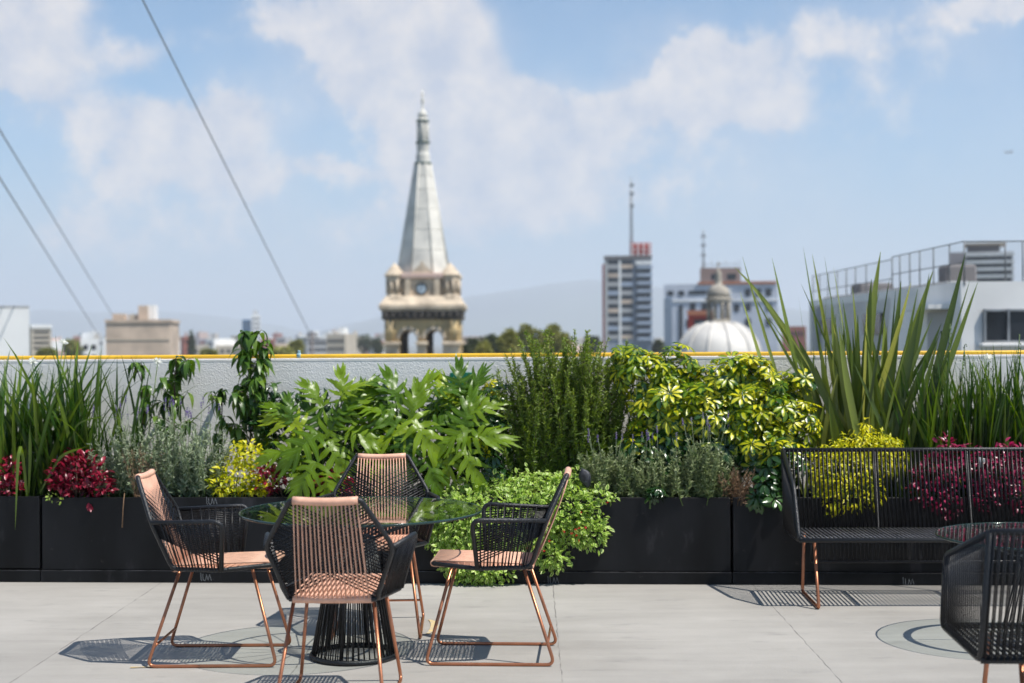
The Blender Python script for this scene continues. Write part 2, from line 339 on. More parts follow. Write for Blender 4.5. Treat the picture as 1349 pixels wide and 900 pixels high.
# ---------------------------------------------------------------- terrace floor
def floor_mat():
    m, n, l = nodes_of('painted_concrete'); p = n['Principled BSDF']
    tc = n.new('ShaderNodeTexCoord')
    def noise(sc_, det, vec=None, rough=0.55, st=(1,1,1)):
        mp = n.new('ShaderNodeMapping'); mp.inputs['Scale'].default_value = st; l.new(tc.outputs['Object'], mp.inputs[0])
        q = n.new('ShaderNodeTexNoise'); q.inputs['Scale'].default_value = sc_; q.inputs['Detail'].default_value = det; q.inputs['Roughness'].default_value = rough; l.new(mp.outputs[0], q.inputs['Vector']); return q.outputs['Fac']
    def M(op, a, b, cl=False):
        q = n.new('ShaderNodeMath'); q.operation = op; q.use_clamp = cl
        for i, z in enumerate((a, b)):
            if isinstance(z, (int, float)): q.inputs[i].default_value = z
            elif z is not None: l.new(z, q.inputs[i])
        return q.outputs[0]
    sp = n.new('ShaderNodeSeparateXYZ'); l.new(tc.outputs['Object'], sp.inputs[0])
    wob = M('MULTIPLY', M('SUBTRACT', noise(9, 3), 0.5), 0.02)
    def line(coord, slope_on, slope, period, off, wd):
        c = M('ADD', M('ADD', coord, M('MULTIPLY', slope_on, slope)), wob)
        q = n.new('ShaderNodeMath'); q.operation = 'PINGPONG'; l.new(M('SUBTRACT', c, off), q.inputs[0]); q.inputs[1].default_value = period/2
        r = n.new('ShaderNodeMapRange'); r.inputs['From Min'].default_value = wd; r.inputs['From Max'].default_value = wd*0.3; l.new(q.outputs[0], r.inputs[0]); return r.outputs[0]
    lx = line(sp.outputs[0], sp.outputs[1], -0.012, 1.215, 0.135, 0.0045)
    ly = line(sp.outputs[1], sp.outputs[0], 0.03, 1.15, 7.07, 0.004)
    brk = M('MULTIPLY', M('SUBTRACT', noise(3.0, 4), 0.42), 7, True)
    joint = M('MULTIPLY', M('ADD', 0.25, M('MULTIPLY', M('SUBTRACT', noise(7.0, 5), 0.38), 5, True)), M('MAXIMUM', M('MULTIPLY', lx, 0.55), M('MULTIPLY', ly, M('MULTIPLY', 0.35, brk))))
    base = n.new('ShaderNodeValToRGB'); e = base.color_ramp.elements
    e[0].position = 0.36; e[0].color = (0.295, 0.280, 0.256, 1); e[1].position = 0.62; e[1].color = (0.41, 0.39, 0.358, 1)
    l.new(M('ADD', M('MULTIPLY', noise(0.8, 9, rough=0.62), 0.62), M('MULTIPLY', noise(2.2, 9, rough=0.68, st=(0.3, 2.6, 1)), 0.38)), base.inputs[0])
    fl = []
    for (cc_, sl_, o_, per_, off_) in ((sp.outputs[0], sp.outputs[1], -0.012, 1.215, 0.135), (sp.outputs[1], sp.outputs[0], 0.03, 1.15, 7.07)): fl.append(M('FLOOR', M('DIVIDE', M('SUBTRACT', M('ADD', cc_, M('MULTIPLY', sl_, o_)), off_), per_), None))
    cb_ = n.new('ShaderNodeCombineXYZ'); l.new(fl[0], cb_.inputs[0]); l.new(fl[1], cb_.inputs[1])
    wn_ = n.new('ShaderNodeTexWhiteNoise'); l.new(cb_.outputs[0], wn_.inputs[0]); tone = n.new('ShaderNodeHueSaturation'); l.new(base.outputs[0], tone.inputs['Color']); l.new(M('ADD', 0.95, M('MULTIPLY', wn_.outputs['Value'], 0.10)), tone.inputs['Value'])
    st = n.new('ShaderNodeMix'); st.data_type = 'RGBA'; l.new(M('MULTIPLY', M('SUBTRACT', noise(5.5, 9, rough=0.7, st=(0.5, 1.6, 1)), 0.57), 4.0, True), st.inputs[0]); l.new(tone.outputs[0], st.inputs[6]); st.inputs[7].default_value = (0.20, 0.195, 0.185, 1)
    s2 = n.new('ShaderNodeMix'); s2.data_type = 'RGBA'; l.new(M('MULTIPLY', M('MULTIPLY', M('SUBTRACT', noise(8.0, 9, rough=0.65, st=(0.4, 2.0, 1)), 0.63), 7, True), 0.5), s2.inputs[0]); l.new(st.outputs[2], s2.inputs[6]); s2.inputs[7].default_value = (0.52, 0.50, 0.46, 1)
    jm = n.new('ShaderNodeMix'); jm.data_type = 'RGBA'; l.new(joint, jm.inputs[0]); l.new(s2.outputs[2], jm.inputs[6]); jm.inputs[7].default_value = (0.09, 0.085, 0.08, 1)
    l.new(jm.outputs[2], p.inputs['Base Color']); p.inputs['Roughness'].default_value = 0.62; p.inputs['Specular IOR Level'].default_value = 0.35
    b = n.new('ShaderNodeBump'); b.inputs['Strength'].default_value = 0.25; b.inputs['Distance'].default_value = 0.006; l.new(M('SUBTRACT', noise(60, 6), M('MULTIPLY', joint, 1.2)), b.inputs['Height']); l.new(b.outputs[0], p.inputs['Normal'])
    return m
m = MB(); m.box((0, 1.7, -0.15), (26, 16.5, 0.30)); tag(m.build('terrace_floor', floor_mat()), kind='structure')
# building the terrace stands on (below the floor)
M_bldwall = mat('cream_render', (0.45, 0.43, 0.38), rough=0.9, var=0.1, scale=0.5)
m = MB(); m.box((0, 1.7, -10.2), (25.9, 16.4, 19.7)); tag(m.build('hotel_building', M_bldwall), 'cream building whose flat roof is the terrace', 'building')
# worn yellow paint marks on the floor
M_ypaint = mat('worn_yellow_paint', (0.55, 0.40, 0.16), rough=0.7, var=0.3, scale=30, col2=(0.43, 0.38, 0.30))
m = MB()
c = W(553, 826, 2809.5/379); c.z = 0.004
arc = [(c.x+0.03+0.045*math.cos(a)*1.0, c.y+0.19*math.sin(a)) for a in np.linspace(-1.2, 1.35, 14)]
for i in range(13):
    a, b = arc[i], arc[i+1]; wd = 0.014*math.sin(math.pi*(i+.7)/14)+0.006
    m.add([(a[0]-wd, a[1], .004), (a[0]+wd, a[1], .004), (b[0]+wd, b[1], .004), (b[0]-wd, b[1], .004)], [(0, 1, 2, 3)])
def gp(px, py):
    v = W(px, py, 1.0); k = -EYE/(v.z-EYE); return Vector((v.x*k, k, 0))
a = gp(172, 880); b = gp(238, 878)
m.add([(a.x, a.y-.012, .004), (b.x, b.y-.014, .004), (b.x, b.y+.004, .004), (a.x, a.y+.006, .004)], [(0, 1, 2, 3)])
tag(m.build('floor_marking', M_ypaint), kind='structure')

# ---------------------------------------------------------------- parapet wall, coping, yellow pipe
def stucco():
    m, n, l = nodes_of('rough_white_stucco'); p = n['Principled BSDF']; p.inputs['Roughness'].default_value = 0.9
    tc = n.new('ShaderNodeTexCoord'); a = n.new('ShaderNodeTexNoise'); a.inputs['Scale'].default_value = 75; a.inputs['Detail'].default_value = 7; a.inputs['Roughness'].default_value = 0.62; l.new(tc.outputs['Object'], a.inputs['Vector'])
    v = n.new('ShaderNodeTexVoronoi'); v.inputs['Scale'].default_value = 120; l.new(tc.outputs['Object'], v.inputs['Vector'])
    ad = n.new('ShaderNodeMath'); l.new(a.outputs['Fac'], ad.inputs[0]); l.new(v.outputs['Distance'], ad.inputs[1])
    b = n.new('ShaderNodeBump'); b.inputs['Strength'].default_value = 0.30; b.inputs['Distance'].default_value = 0.007; l.new(ad.outputs[0], b.inputs['Height']); l.new(b.outputs[0], p.inputs['Normal'])
    r = n.new('ShaderNodeValToRGB'); r.color_ramp.elements[0].position = .3; r.color_ramp.elements[0].color = (0.78, 0.76, 0.73, 1); r.color_ramp.elements[1].position = .7; r.color_ramp.elements[1].color = (0.90, 0.88, 0.85, 1)
    b2 = n.new('ShaderNodeTexNoise'); b2.inputs['Scale'].default_value = 1.3; b2.inputs['Detail'].default_value = 8; l.new(tc.outputs['Object'], b2.inputs['Vector']); l.new(b2.outputs['Fac'], r.inputs[0]); l.new(r.outputs[0], p.inputs['Base Color'])
    return m
WT = 0.62                       # wall face, metres behind the planter fronts
ztop = PT(600, 471.3, WT).z
wr = empty('parapet_wall', T(0, WT, 0), AL); tag(wr, 'long rough white stucco parapet wall behind the planter boxes', 'wall')
m = MB(); m.box(T(1.0, WT+0.10, (ztop-0.014)/2), (15, 0.2, ztop-0.014), rz=AL); m.build('wall', stucco(), wr)
m = MB(); m.box(T(1.0, WT+0.10, ztop-0.0105), (15, 0.203, 0.020), rz=AL, bev=0.003); m.build('coping', M_white, wr)
pr = 0.0135
m = MB(); m.tube([T(s, WT+0.03, ztop+pr+0.001) for s in np.linspace(-6.4, 8.4, 12)], pr, 10)
yp = m.build('pipe', M_yellow); tag(yp, 'long yellow painted pipe running along the top of the white wall', 'pipe')
M_clamp = mat('pale_blue_metal', (0.30, 0.48, 0.55), rough=0.4, var=0.2, scale=40)
c = PT(394, 468.5, WT+0.03)
m = MB(); m.tube([c+E1*-.012, c+E1*.012], 0.0175, 12); m.box(c+Vector((0, 0, .02)), (.016, .02, .03), rz=AL, bev=.003); tag(m.build('pipe_clamp', M_clamp), 'small pale blue clamp on the yellow pipe left of the church tower', 'clamp')
# green wall sign (mostly hidden by leaves)
M_green = mat('green_sign_paint', (0.005, 0.17, 0.10), rough=0.4, var=0.05, scale=10)
a = PT(594, 491, WT); b = PT(621, 512, WT)
sg = empty('wall_sign', (a+b)/2, AL); tag(sg, 'small green safety sign on the white wall behind the philodendron leaves', 'sign')
m = MB(); m.box((a+b)/2-E2*.006, ((b-a).length*.85, .008, a.z-b.z), rz=AL, bev=.002); m.build('panel', M_green, sg)
m = MB(); c = PT(599, 504, WT)-E2*.0115
m.prism([(-.014, -.012), (.0, -.014), (.012, .013), (.004, .014)], c, E1, (0, 0, 1), E2, .0015); m.build('arrow', M_white, sg)

# ---------------------------------------------------------------- planter boxes
LP = 2.145; S0 = (PT(53.5, 700, 0)-O0).dot(E1); HP = PT(150, 655.5, 0).z; DP = 0.52
def logo(c, parent, size):
    """L U V A drawn as thin strokes"""
    s = size; strokes = [[(-.50, .5), (-.48, -.35), (-.40, -.5)], [(-.30, .35), (-.29, -.3), (-.20, -.5), (-.10, -.5), (-.02, -.28), (.04, .3)], [(.04, .3), (.20, -.45), (.33, .32)], [(.20, -.45), (.33, .32), (.5, -.48)]]
    m = MB()
    for st in strokes:
        for a, b in zip(st, st[1:]):
            A = Vector((a[0]*s, a[1]*s*.72)); B = Vector((b[0]*s, b[1]*s*.72)); dd = (B-A).normalized()*.0012; q = Vector((-dd.y, dd.x))*1.6
            A -= dd; B += dd
            m.prism([tuple(A+q), tuple(A-q), tuple(B-q), tuple(B+q)], c, E1, (0, 0, 1), E2*-1, .0012)
    return m.build('logo', M_logo, parent)
plabels = ['leftmost black planter box cut by the left edge of the photo', 'long black planter box behind the left armchair',
           'long black planter box in the middle behind the right armchair', 'long black planter box behind the slatted bench']
soil_z = HP-0.05; planters = []
for i in range(4):
    s0 = S0+(i-1)*LP; g = 0.016
    dz = 0.006 if i == 0 else 0.0
    root = empty('planter_box', T(s0+LP/2, DP/2, 0), AL); tag(root, plabels[i], 'planter', 'black planter boxes along the wall'); planters.append(root)
    cx = s0+LP/2; w_ = LP-g; t_ = 0.02
    m = MB(); ph = 0.078
    for (ds, dt, sx, sy) in ((0, t_/2, w_, t_), (0, DP-t_/2, w_, t_), (-w_/2+t_/2, DP/2, t_, DP-2*t_-.004), (w_/2-t_/2, DP/2, t_, DP-2*t_-.004)):
        m.box(T(cx+ds, dt, (HP+ph)/2+dz), (sx, sy, HP-ph), rz=AL, bev=0.003)
    m.build('box', M_planter, root)
    m = MB(); m.box(T(cx, DP/2, ph/2-0.001), (LP-0.005, DP+0.02, ph-0.006), rz=AL, bev=0.003); pl = m.build('plinth', M_planter, root)
    m = MB(); m.box(T(cx, -0.0075, ph-0.0035), (LP-0.02, 0.003, 0.002), rz=AL); m.build('worn_edge', M_dust, pl)
    m = MB(); m.box(T(cx, DP/2, soil_z-0.02), (w_-2*t_-.004, DP-2*t_-.004, 0.04), rz=AL); m.build('soil', M_soil, root)
logo(PT(279, 659.5, 0)-E2*.0006, planters[1], .066); logo(PT(271.5, 760, -.01)-E2*.0006, planters[1], .066)
logo(PT(729, 764, -.01)-E2*.0006, planters[2], .066); logo(PT(1197, 766, -.01)-E2*.0006, planters[3], .066)

# ---------------------------------------------------------------- armchairs
TR = 0.0105     # tube radius
CR = 0.0029; PR = 0.0036     # cord radius
def mirror(P): return [Vector((p[0], -p[1], p[2])) for p in P]
def make_chair():
    root = empty('armchair', (0, 0, 0))
    TL, EL, BL = Vector((-.360, .141, .868)), Vector((-.268, .258, .672)), Vector((-.190, .178, .447))
    SM, SF = Vector((.050, .252, .452)), Vector((.262, .168, .462))
    AF = Vector((.068, .318, .682))
    m = MB()
    # back and seat outline: one tube loop
    loop = [TL, EL, BL, SM, SF]
    m.tube(fillet([TL+Vector((0, -.02, 0)), TL, EL, BL, SM, SF, SF+Vector((0, -.02, 0))], .035, 4), TR, 10)
    m.tube(fillet([Vector((p.x, -p.y, p.z)) for p in [TL+Vector((0, -.02, 0)), TL, EL, BL, SM, SF, SF+Vector((0, -.02, 0))]], .035, 4), TR, 10)
    m.tube([Vector((BL.x, -BL.y, BL.z)), BL], TR, 10)
    for s in (1, -1):
        sg = Vector((1, s, 1))
        arm = fillet([EL, AF, SM], .045, 5)
        m.tube([Vector((p.x, p.y*s, p.z)) for p in arm], TR*1.05, 10)
    m.build('frame', M_frame, root, world=False)
    # peach wrapped top rail, front rail and rear rail
    m = MB()
    def rail(a, b, r, sag=0):
        pts = [lerp(a, b, t)+Vector((0, 0, -sag*math.sin(math.pi*t))) for t in np.linspace(0, 1, 9)]; m.tube(pts, r, 12)
    hw = .130
    rail((TL.x, -hw, TL.z), (TL.x, hw, TL.z), TR+.006, .006)
    m.build('top_rail', M_peach, root, world=False)
    m = MB(); rail((SF.x, -.163, SF.z), (SF.x, .163, SF.z), TR+.005, .002); m.build('front_rail', M_peach, root, world=False)
    m = MB(); rail((BL.x, -.158, BL.z), (BL.x, .163, BL.z), TR+.005, .002); m.build('rear_rail', M_peach, root, world=False)
    # peach back cords: two layers round the rails
    nb = 17; m = MB(); nrm = Vector((.93, 0, .36))
    for k in range(nb):
        t = k/(nb-1)*2-1
        for sgn in (-1, 1):
            a = Vector((TL.x, t*(hw-.004), TL.z-.006*math.sin(math.pi*(t+1)/2)))+nrm*sgn*.009; b = Vector((BL.x, t*.149+.0015*sgn, BL.z))+nrm*sgn*.009
            mid = lerp(a, b, .5)-Vector((.012, .0012*math.sin(k*3.7+sgn), 0))
            m.tube([a, lerp(a, mid, .5)-Vector((.003, 0, 0)), mid, lerp(mid, b, .5)-Vector((.003, 0, 0)), b], .0028, 6)
    m.build('back_cords', M_peach, root, world=False)
    # peach seat cords
    m = MB(); ns = 19
    for k in range(ns):
        t = k/(ns-1)*2-1
        for sgn in (-1, 1):
            a = Vector((BL.x, t*.160, BL.z+sgn*(TR+.003))); b = Vector((SF.x, t*.160+(.006 if sgn > 0 else 0), SF.z+sgn*(TR+.003)))
            m.tube([a, lerp(a, b, .33)+Vector((0, 0, .001)), lerp(a, b, .66)+Vector((0, 0, .001)), b], CR*1.35, 6)
    for k in range(15):           # cross weave
        x = BL.x+.035+k*.0275
        m.tube([(x, -.150, BL.z+.004), (x+.012, 0, BL.z-.003), (x, .150, BL.z+.004)], CR, 6)
    m.build('seat_cords', M_peach, root, world=False)
    # black crossing cords of the back
    m = MB(); nk = 18
    for s in (1, -1):
        sg = lambda p: Vector((p.x, p.y*s, p.z)); so_ = lambda p: Vector((p.x, -p.y*s, p.z))
        for k in range(nk):
            t = (k+.4)/nk
            a = sg(lerp(TL, EL, t)); b = so_(lerp(EL, BL, t))
            off = nrm*(.002 if k % 2 else -.002)
            m.tube([a+off, lerp(a, b, .5)-Vector((.010, 0, 0))+off*.3, b-off], CR*.95, 6)
    m.build('side_cords', M_black, root, world=False)
    # black cords across the seat
    m = MB()
    for k in range(26):
        t = (k+.5)/26
        a = lerp(BL, SM, t*2) if t < .5 else lerp(SM, SF, t*2-1)
        q = lerp(BL, SM, min(1, t*2+.12)) if t < .44 else lerp(SM, SF, min(1, max(0, t*2-.88)))
        m.tube([a-Vector((0, 0, .009)), Vector((a.x/2+q.x/2, 0, a.z-.024)), Vector((q.x, -q.y, q.z-.009))], CR, 6)
    m.build('seat_webbing', M_black, root, world=False)
    # arm cords
    for s in (1, -1):
        m = MB(); sg = lambda p: Vector((p.x, p.y*s, p.z))
        for k in range(13):       # fan from the elbow to the arm front
            t = (k+.3)/13; 
            a = lerp(EL, BL, .02+.30*t); b = lerp(AF+Vector((-.004, -.008, -.035)), SM, t*.92)
            m.tube([sg(a), sg(b)], CR, 6)
        for k in range(14):       # uprights from arm top to seat side
            t = (k+.6)/14 + .012*math.sin(k*5.1)
            a = lerp(EL, AF, .10+.80*t); b = lerp(BL, SM, .06+.92*t)
            m.tube([sg(a+Vector((0, .009, 0))), sg(b+Vector((0, .009, 0)))], CR, 6)
            if k % 2: m.tube([sg(a+Vector((.006, -.009, 0))), sg(b+Vector((-.003, -.009, 0)))], CR, 6)
        m.build('arm_cords', M_black, root, world=False)
    # sled legs
    for s in (1, -1):
        m = MB(); pts = [(-.160, .165*s, .436), (-.300, .222*s, .008), (.295, .222*s, .008), (.175, .165*s, .448)]
        m.tube(fillet(pts, .040, 6), .0078, 10); m.build('leg', M_copper, root, world=False)
    m = MB(); m.tube([(-.268, -.209, .098), (-.268, .209, .098)], .0062, 8); m.build('crossbar', M_copper, root, world=False)
    return root
ch = make_chair()
spots = [(-1.385, 6.75, 0.0, 'peach corded armchair with black armrests in side view left of the glass table'),
         (-.729, 5.975, R(88), 'peach corded armchair in front of the glass table with its back to the camera'),
         (-.100, 6.75, R(180-3.5), 'peach corded armchair in side view right of the glass table'),
         (-.700, 7.385, R(-88), 'peach corded armchair behind the glass table facing the camera')]
for i, (x, y, a, lab) in enumerate(spots):
    o = ch if i == 0 else copy_tree(ch)
    o.location = (x, y, 0); o.rotation_euler = (0, 0, a); tag(o, lab, 'armchair', 'armchairs round the dining table')

# ---------------------------------------------------------------- tables
def glass_top(c, r, z, parent, th=0.010):
    m = MB(); m.lathe([(r-.004, z), (r-.004, z+th)], (c.x, c.y, 0), 96, smooth=False); m.build('glass_top', M_glass, parent)
    m = MB(); pr_ = [(r-.0035, z-.001), (r, z+.001), (r, z+th-.001), (r-.0035, z+th+.001)]
    m.lathe(pr_+[pr_[0]], (c.x, c.y, 0), 96, cap=False); m.build('glass_edge', M_glassedge, parent)
c = Vector((-.722, 6.77, 0)); zt = .692
t1 = empty('dining_table', c); tag(t1, 'round glass table on a black corded cone base between four armchairs', 'table')
glass_top(c, .575, zt-.010, t1)
def ring(r, z, tr, c, m, seg=64): m.tube([(c.x+r*math.cos(a), c.y+r*math.sin(a), z) for a in np.linspace(0, 2*math.pi, seg, endpoint=False)], tr, 10, closed=True)
cb = c+Vector((-.035, -.03, 0))
m = MB(); ring(.200, .013, .012, cb, m); m.build('base_ring', M_frame, t1)
m = MB(); ring(.098, .56, .008, cb, m, 32); m.build('waist_ring', M_frame, t1)
m = MB(); ring(.36, zt-.022, .008, c, m); m.build('top_ring', M_frame, t1)
m = MB()
for k in range(46):
    a = 2*math.pi*k/46
    m.tube([cb+Vector((.200*math.cos(a), .200*math.sin(a), .016)), cb+Vector((.098*math.cos(a+.05), .098*math.sin(a+.05), .56))], CR*1.1, 6)
    m.tube([cb+Vector((.188*math.cos(a+.03), .188*math.sin(a+.03), .016)), cb+Vector((.090*math.cos(a-.03), .090*math.sin(a-.03), .56))], CR*.9, 6)
for k in range(6):
    a = 2*math.pi*k/6+.3
    m.tube([cb+Vector((.192*math.cos(a), .192*math.sin(a), .016)), cb+Vector((.094*math.cos(a), .094*math.sin(a), .56))], .007, 8)
m.build('base_cords', M_black, t1)
m = MB()
for k in range(18):
    a = 2*math.pi*k/18
    m.tube([cb+Vector((.098*math.cos(a), .098*math.sin(a), .562)), c+Vector((.355*math.cos(a), .355*math.sin(a), zt-.022))], CR, 6)
m.build('spokes', M_black, t1)

c = Vector((2.575, 6.92, 0)); zt = .530
t2 = empty('coffee_table', c); tag(t2, 'low round glass table beside the black lounge chair on the right', 'table')
glass_top(c, .50, zt-.010, t2)
m = MB(); pr_ = [(.345, zt-.036), (.372, zt-.036), (.372, zt-.012), (.345, zt-.012)]; m.lathe(pr_+[pr_[0]], (c.x, c.y, 0), 64, cap=False); m.build('top_ring', M_frame, t2)
m = MB(); ring(.20, .013, .012, c, m); m.build('base_ring', M_frame, t2)
m = MB(); ring(.10, .42, .008, c, m, 32); m.build('waist_ring', M_frame, t2)
m = MB()
for k in range(40):
    a = 2*math.pi*k/40; m.tube([c+Vector((.2*math.cos(a), .2*math.sin(a), .016)), c+Vector((.10*math.cos(a+.05), .10*math.sin(a+.05), .42))], CR, 6)
m.build('base_cords', M_black, t2)
for k in range(4):
    m = MB(); a = math.pi/2*k; m.tube([c+Vector((.10*math.cos(a), .10*math.sin(a), .42)), c+Vector((.35*math.cos(a), .35*math.sin(a), zt-.026))], .004, 8); m.build('spoke', M_frame, t2)

# ---------------------------------------------------------------- bench and lounge chair (same family)
def lounge(root, L, bays, d, ztop_, zel, zseat, zrear, nback, ntight, legxs, skirt=None, el_in=.40, lean=.10, sidepitch=.019, seatpitch=.021, seatm=None):
    seatm = seatm or M_black
    """local frame: x along the length (0..L), y=0 back top, y increases forward (towards the sitter's knees)"""
    tr = .0125
    def side(x): return [Vector((x, 0, ztop_)), Vector((x, el_in, zel)), Vector((x, d, zseat)), Vector((x, lean, zrear))]
    m = MB()
    for x in (0, L):
        p = side(x); m.tube(fillet(p+[p[0]], .04, 4), tr, 10)
    for q in (0, 2, 3):
        a, b = side(0)[q], side(L)[q]; m.tube([a, b], tr, 10)
    for k in range(1, bays):
        x = L*k/bays; p = side(x); m.tube([p[0], p[3], p[2]], .009, 8)
    m.build('frame', M_frame, root, world=False)
    def cords(a0, a1, b0, b1, n, r, layers=1, off=Vector((0, .012, 0)), skew=0):
        m = MB()
        for k in range(n):
            t = (k+.5)/n; u = min(1, max(0, t+skew))
            for q in range(layers):
                o_ = off*(1 if q == 0 else -1)
                m.tube([lerp(a0, a1, t)+o_, lerp(b0, b1, u)+o_], r, 6)
        return m
    p0, pL = side(0), side(L)
    cords(p0[0], pL[0], p0[3], pL[3], nback, .0033, 2).build('back_cords', M_black, root, world=False)
    cords(p0[3], pL[3], p0[2], pL[2], nback, .0052, 1, Vector((0, 0, .009))).build('seat_cords', seatm, root, world=False)
    for x in (0, L):
        p = side(x); m = MB(); n = ntight
        for k in range(n):        # uprights between the slanted top edge and the lower edge
            t = (k+.5)/n
            y = d*.98*t
            zt_ = ztop_+(zel-ztop_)*min(1, y/el_in) if y < el_in else zel+(zseat-zel)*(y-el_in)/(d-el_in)
            zb_ = ztop_+(zrear-ztop_)*y/lean if y < lean else zrear+(zseat-zrear)*(y-lean)/(d-lean)
            for o_ in (.011, -.011): m.tube([(x+o_, y, zt_), (x+o_, y, zb_)], .0026, 6)
        m.build('side_cords', M_black, root, world=False)
    for x in legxs:
        m = MB(); m.tube(fillet([(x, lean+.04, zrear-.01), (x+.0, lean-.03, .008), (x, d+.03, .008), (x, d-.10, zseat-.012)], .03, 5), .0095, 10); m.build('leg', M_copper, root, world=False)
    if skirt:
        m = MB(); a0, a1 = Vector((skirt[0], lean+.03, zrear-.01)), Vector((skirt[1], lean+.03, zrear-.01)); b = Vector((0, .02, -(zrear-skirt[2])))
        m.tube([a0+b, a1+b], .008, 8)
        m.tube([a0, a0+b], .006, 8); m.tube([a1, a1+b], .006, 8)
        n = int((skirt[1]-skirt[0])/.0225)
        for k in range(n): m.tube([lerp(a0, a1, (k+.5)/n), lerp(a0, a1, (k+.5)/n)+b], .0034, 6)
        m.build('lower_webbing', M_black, root, world=False)
# bench: back against the planters, sitter faces the camera -> local y points to -Y
bt = W(1031, 593, 8.43)
br = empty('garden_bench', (bt.x, bt.y, 0)); tag(br, 'long black corded bench with copper legs in front of the planters', 'bench')
lounge(br, 2.16, 4, .57, bt.z, .655, .378, .374, 88, 20, (.10, 2.06), skirt=(.14, 2.02, .205), seatm=M_greycord)
# flip: sitter side is towards the camera: rotate by pi and shift so x still runs to the right
for o in list(COL.objects):
    if o.parent == br and o.type == 'MESH':
        o.data.transform(Matrix.Scale(-1, 4, (0, 1, 0))); o.data.flip_normals()
br.rotation_euler = (0, 0, AL*.6); 
lt = W(1305, 701, 4.83)
lr = empty('lounge_chair', (lt.x, lt.y, 0)); tag(lr, 'black corded lounge chair with copper legs cut by the right edge of the photo', 'lounge chair')
lounge(lr, .74, 1, .66, lt.z, .665, .385, .370, 34, 24, (.15, .59), el_in=.60, lean=.13)
lr.rotation_euler = (0, 0, R(-3))
# ================================================================ plants
def ribbon_tpl(K=4, width=0.3, droop=0.25, fold=0.12, peak=0.45, tip=0.02, wav=0.0):
    """ovate/lanceolate leaf, unit length; 3 verts a row"""
    V = []; U = []
    for i in range(K+1):
        t = i/K; wv = width*(math.sin(math.pi*t**(math.log(.5)/math.log(peak)))**0.8 if 0 < t < 1 else tip)/2
        y = t*(1-droop*0.35*t); z = -droop*t*t
        zz = wav*math.sin(t*9)*wv
        V += [(-wv, y, z+fold*wv*2+zz), (0, y, z), (wv, y, z+fold*wv*2-zz)]; U += [(0, t), (.5, t), (1, t)]
    Fc = []
    for i in range(K): a = 3*i; Fc += [(a, a+1, a+4, a+3), (a+1, a+2, a+5, a+4)]
    return (np.array(V), Fc, np.array(U))
def merge_tpl(parts):
    V = []; Fc = []; U = []; o = 0
    for (v, f, u) in parts:
        V.append(v); U.append(u); Fc += [tuple(i+o for i in q) for q in f]; o += len(v)
    return (np.concatenate(V), Fc, np.concatenate(U))
def unit(v): return v/np.maximum(np.linalg.norm(v, axis=-1, keepdims=True), 1e-9)
def rdir(n, up=0.0):
    v = rng.normal(size=(n, 3)); v[:, 2] += up; return unit(v)
def V3(v): return np.array([v.x, v.y, v.z])
def stems(m, base, tips, r0, r1, sag=0.05, seg=5):
    for b, t in zip(base, tips):
        b = np.array(b); t = np.array(t); mid = (b+t)/2+np.array([(t[0]-b[0])*.15, (t[1]-b[1])*.15, -sag*np.linalg.norm(t-b)*0])+rng.normal(size=3)*.012
        m.tube([b, b*.55+mid*.45, mid, mid*.45+t*.55, t], [r0, r0*.85+r1*.15, (r0+r1)/2, r0*.2+r1*.8, r1], seg)
def plant(name, label, cat, px, t, group=None):
    p = PT(px, 640, t); p.z = soil_z
    o = empty(name, p); tag(o, label, cat, group); return o, V3(p)
def ell_points(ells, n, shell=0.55, tmin=None):
    """points in pixel-given ellipsoids (px,py,rx,ry,t,rt[,weight]); returns pts, outward normals"""
    wts = np.array([e[2]*e[3]*(e[6] if len(e) > 6 else 1) for e in ells], float); wts /= wts.sum()
    out = []; nn = []
    idx = rng.choice(len(ells), n, p=wts)
    for i in idx:
        px, py, rx, ry, t, rt = ells[i][:6]
        d = rng.normal(size=3); d /= np.linalg.norm(d); rr = (shell+(1-shell)*rng.random()) if rng.random() < .75 else rng.random()**.4
        q = d*rr
        P = PT(px+q[0]*rx, py-q[2]*ry, t+q[1]*rt); out.append((P.x, P.y, P.z)); nn.append(d)
    return np.array(out), np.array(nn)
# ---- materials
G1 = leafmat('strap_leaf_green', [(0.016, 0.05, 0.006), (0.035, 0.095, 0.010), (0.08, 0.15, 0.016), (0.15, 0.22, 0.03)], rough=0.38, trans=0.3)
G_stem = mat('green_stem', (0.10, 0.17, 0.04), rough=0.6, var=0.3, scale=30)
B_stem = mat('brown_twig', (0.11, 0.075, 0.045), rough=0.85, var=0.4, scale=40)
M_flw = leafmat('white_petal', [(0.75, 0.75, 0.7), (0.85, 0.85, 0.8)], trans=0.4)
M_red = leafmat('dark_red_leaf', [(0.07, 0.003, 0.010), (0.16, 0.006, 0.020), (0.27, 0.012, 0.036), (0.40, 0.04, 0.07)], rough=0.32, trans=0.28)
M_mag = leafmat('magenta_leaf', [(0.08, 0.004, 0.020), (0.20, 0.008, 0.045), (0.33, 0.018, 0.085), (0.50, 0.07, 0.16)], rough=0.3, trans=0.3)
M_lav = leafmat('grey_green_leaf', [(0.11, 0.16, 0.07), (0.21, 0.27, 0.15), (0.32, 0.38, 0.24), (0.45, 0.50, 0.34)], rough=0.7, trans=0.2)
M_lavd = leafmat('dull_green_leaf', [(0.08, 0.12, 0.035), (0.16, 0.21, 0.08), (0.26, 0.31, 0.14), (0.38, 0.42, 0.24)], rough=0.7, trans=0.2)
M_purple = leafmat('purple_floret', [(0.10, 0.06, 0.22), (0.20, 0.13, 0.38), (0.32, 0.24, 0.5)], rough=0.7, trans=0.2)
M_dry = leafmat('dry_brown_leaf', [(0.14, 0.08, 0.04), (0.26, 0.16, 0.09), (0.40, 0.27, 0.16)], rough=0.8, trans=0.2)
